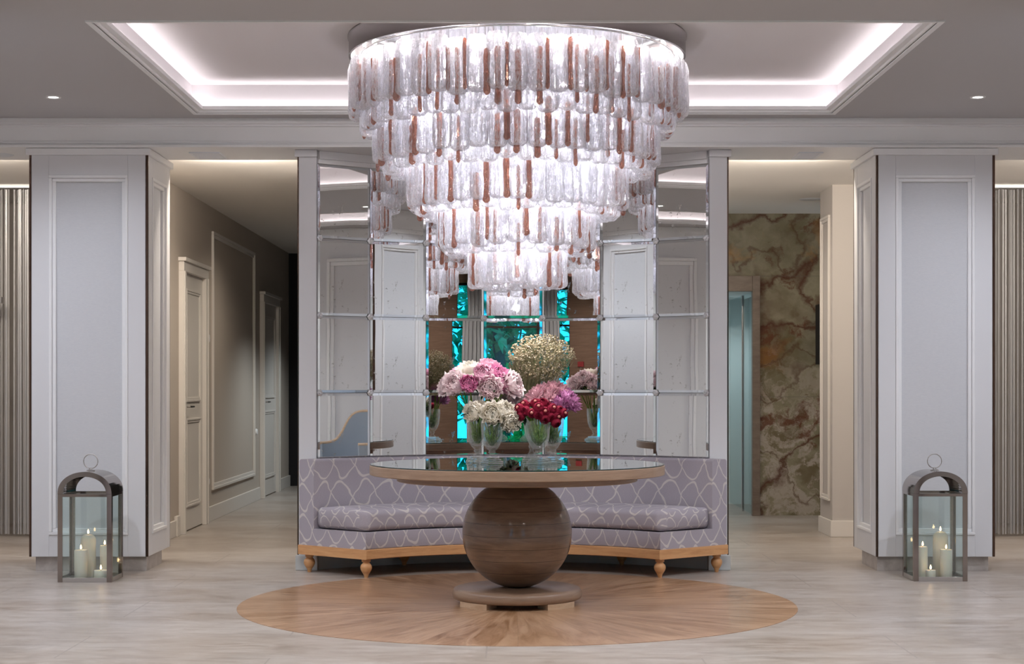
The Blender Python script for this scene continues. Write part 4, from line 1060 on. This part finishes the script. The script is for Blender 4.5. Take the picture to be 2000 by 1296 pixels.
for i, (px, py) in enumerate(((890, 745), (915, 730), (943, 742), (968, 745), (985, 760))):
    flower('peony', 'pale pink peony on the rear side of the big bouquet, seen in the mirror', 'peony', px, py, 9.48, 19, M['blush'], 'p2', VA, 'rear peonies of the big bouquet', (0, .8, .5), leaf=2)
for (lb, px, py, y, r, kd, fc) in (
 ('white peony at the far left of the low white bunch', 924, 804, 9.18, 16, 'p1', (-.4, -.9, .2)),
 ('smaller white peony second from left in the low white bunch', 940, 796, 9.20, 14, 'p3', (.1, -.6, .7)),
 ('white peony at the centre of the low bunch over the vase rim', 962, 807, 9.13, 19, 'p1', (0, -1, .25)),
 ('creamy white peony at upper right of the low white bunch', 986, 802, 9.16, 18, 'p3', (.3, -.8, .5)),
 ('white peony drooping lowest at right of the low white bunch', 997, 823, 9.14, 16, 'p2', (.4, -.9, -.2))):
    flower('peony', lb, 'peony', px, py, y, r, M['white'], kd, VBs, 'white peonies', fc, leaf=3)
rr_ = random.Random(3)
ran = [(1016, 812), (1014, 797), (1026, 802), (1040, 806), (1052, 809), (1064, 803), (1038, 794), (1052, 795), (1068, 792), (1080, 797), (1076, 814), (1088, 812), (1092, 801), (1024, 790), (1064, 818), (1046, 787), (1060, 786), (1100, 806), (1086, 825)]
for i, (px, py) in enumerate(ran):
    dx = (px-1054)/3261*9.2; y = 9.12+abs(dx)*.35+(.06 if py < 795 else 0)
    flower('ranunculus', 'crimson ball-shaped bloom with a pale eye in the front right bunch', 'flower', px, py, y, 10.5, M['crimson'], 'ran', VC, 'crimson blooms', (dx*6, -1, (800-py)/25+.3), leaf=1 if i % 3 == 0 else 0, eye=M['red_tip'] if i % 2 else None)
car = [(1040, 776, 'mauve'), (1052, 764, 'mauve'), (1066, 772, 'mauve'), (1070, 758, 'mauve'), (1084, 768, 'purple'), (1092, 780, 'purple'), (1100, 766, 'purple'), (1112, 776, 'purple'), (1058, 782, 'mauve'), (1078, 784, 'purple'), (1088, 757, 'mauve'), (1044, 770, 'mauve'), (1102, 785, 'purple'), (1116, 786, 'purple')]
for i, (px, py, mt) in enumerate(car):
    y = 9.30+(0.05 if py < 770 else 0)
    flower('carnation', '%s frilly carnation in the cluster behind the crimson blooms' % ('dusty mauve' if mt == 'mauve' else 'purple'), 'flower', px, py+2, y, 13, M[mt], 'car', VD, 'mauve carnations' if mt == 'mauve' else 'purple carnations', ((px-1076)/60, -.6, .8), leaf=0)
# baby's breath
gx, gy, gz = w_at(1058, 705, 9.47); 
GB = thing('blossom_bunch', 'big airy bunch of tiny dried cream blossoms on fine twigs at the back', 'flowers', (VE[0], VE[1], GZ))
rg = random.Random(9); bl = MB(); tw = MB()
ico = MB().lathe([(0, -1), (.75, -.5), (.9, .2), (.5, .8), (0, 1)], 6)
neck = Vector((0, 0, .40))
for _ in range(2500):
    d_ = Vector((rg.gauss(0, 1), rg.gauss(0, 1), rg.gauss(0, 1))).normalized()*rg.uniform(.35, 1)**.5
    p = Vector((gx-VE[0]+d_.x*.195, d_.y*.17, gz-GZ+.02+d_.z*.135))
    if d_.z < -.1 and d_.xy.length > .75: continue
    s_ = rg.uniform(.0035, .0070)
    bl.add([(p.x+v[0]*s_, p.y+v[1]*s_, p.z+v[2]*s_*.8) for v in ico.v], ico.f)
    if rg.random() < .42: tw.tube([p, p+Vector((-(p.x)*.12, -p.y*.12, -.05))], .0008, 3, caps=False)
for _ in range(120):
    a = rg.uniform(0, 6.28); e = rg.uniform(.1, 1)**.6
    top = Vector((gx-VE[0]+math.cos(a)*e*.165, math.sin(a)*e*.14, gz-GZ+.0+.07*(1-e)))
    m_ = neck+Vector((math.cos(a)*e*.04, math.sin(a)*e*.04, rg.uniform(-.02, .02)))
    tw.tube([Vector((rg.uniform(-.012, .012), rg.uniform(-.012, .012), .14)), Vector((m_.x*.55, m_.y*.55, .3)), m_, (m_+top)/2+Vector((0, 0, .005)), top], .0011, 3, caps=False)
bo = bl.build('blossoms', M['gyp'], GB); bo['kind'] = 'stuff'
to = tw.build('twigs', M['twig'], GB); to['kind'] = 'stuff'
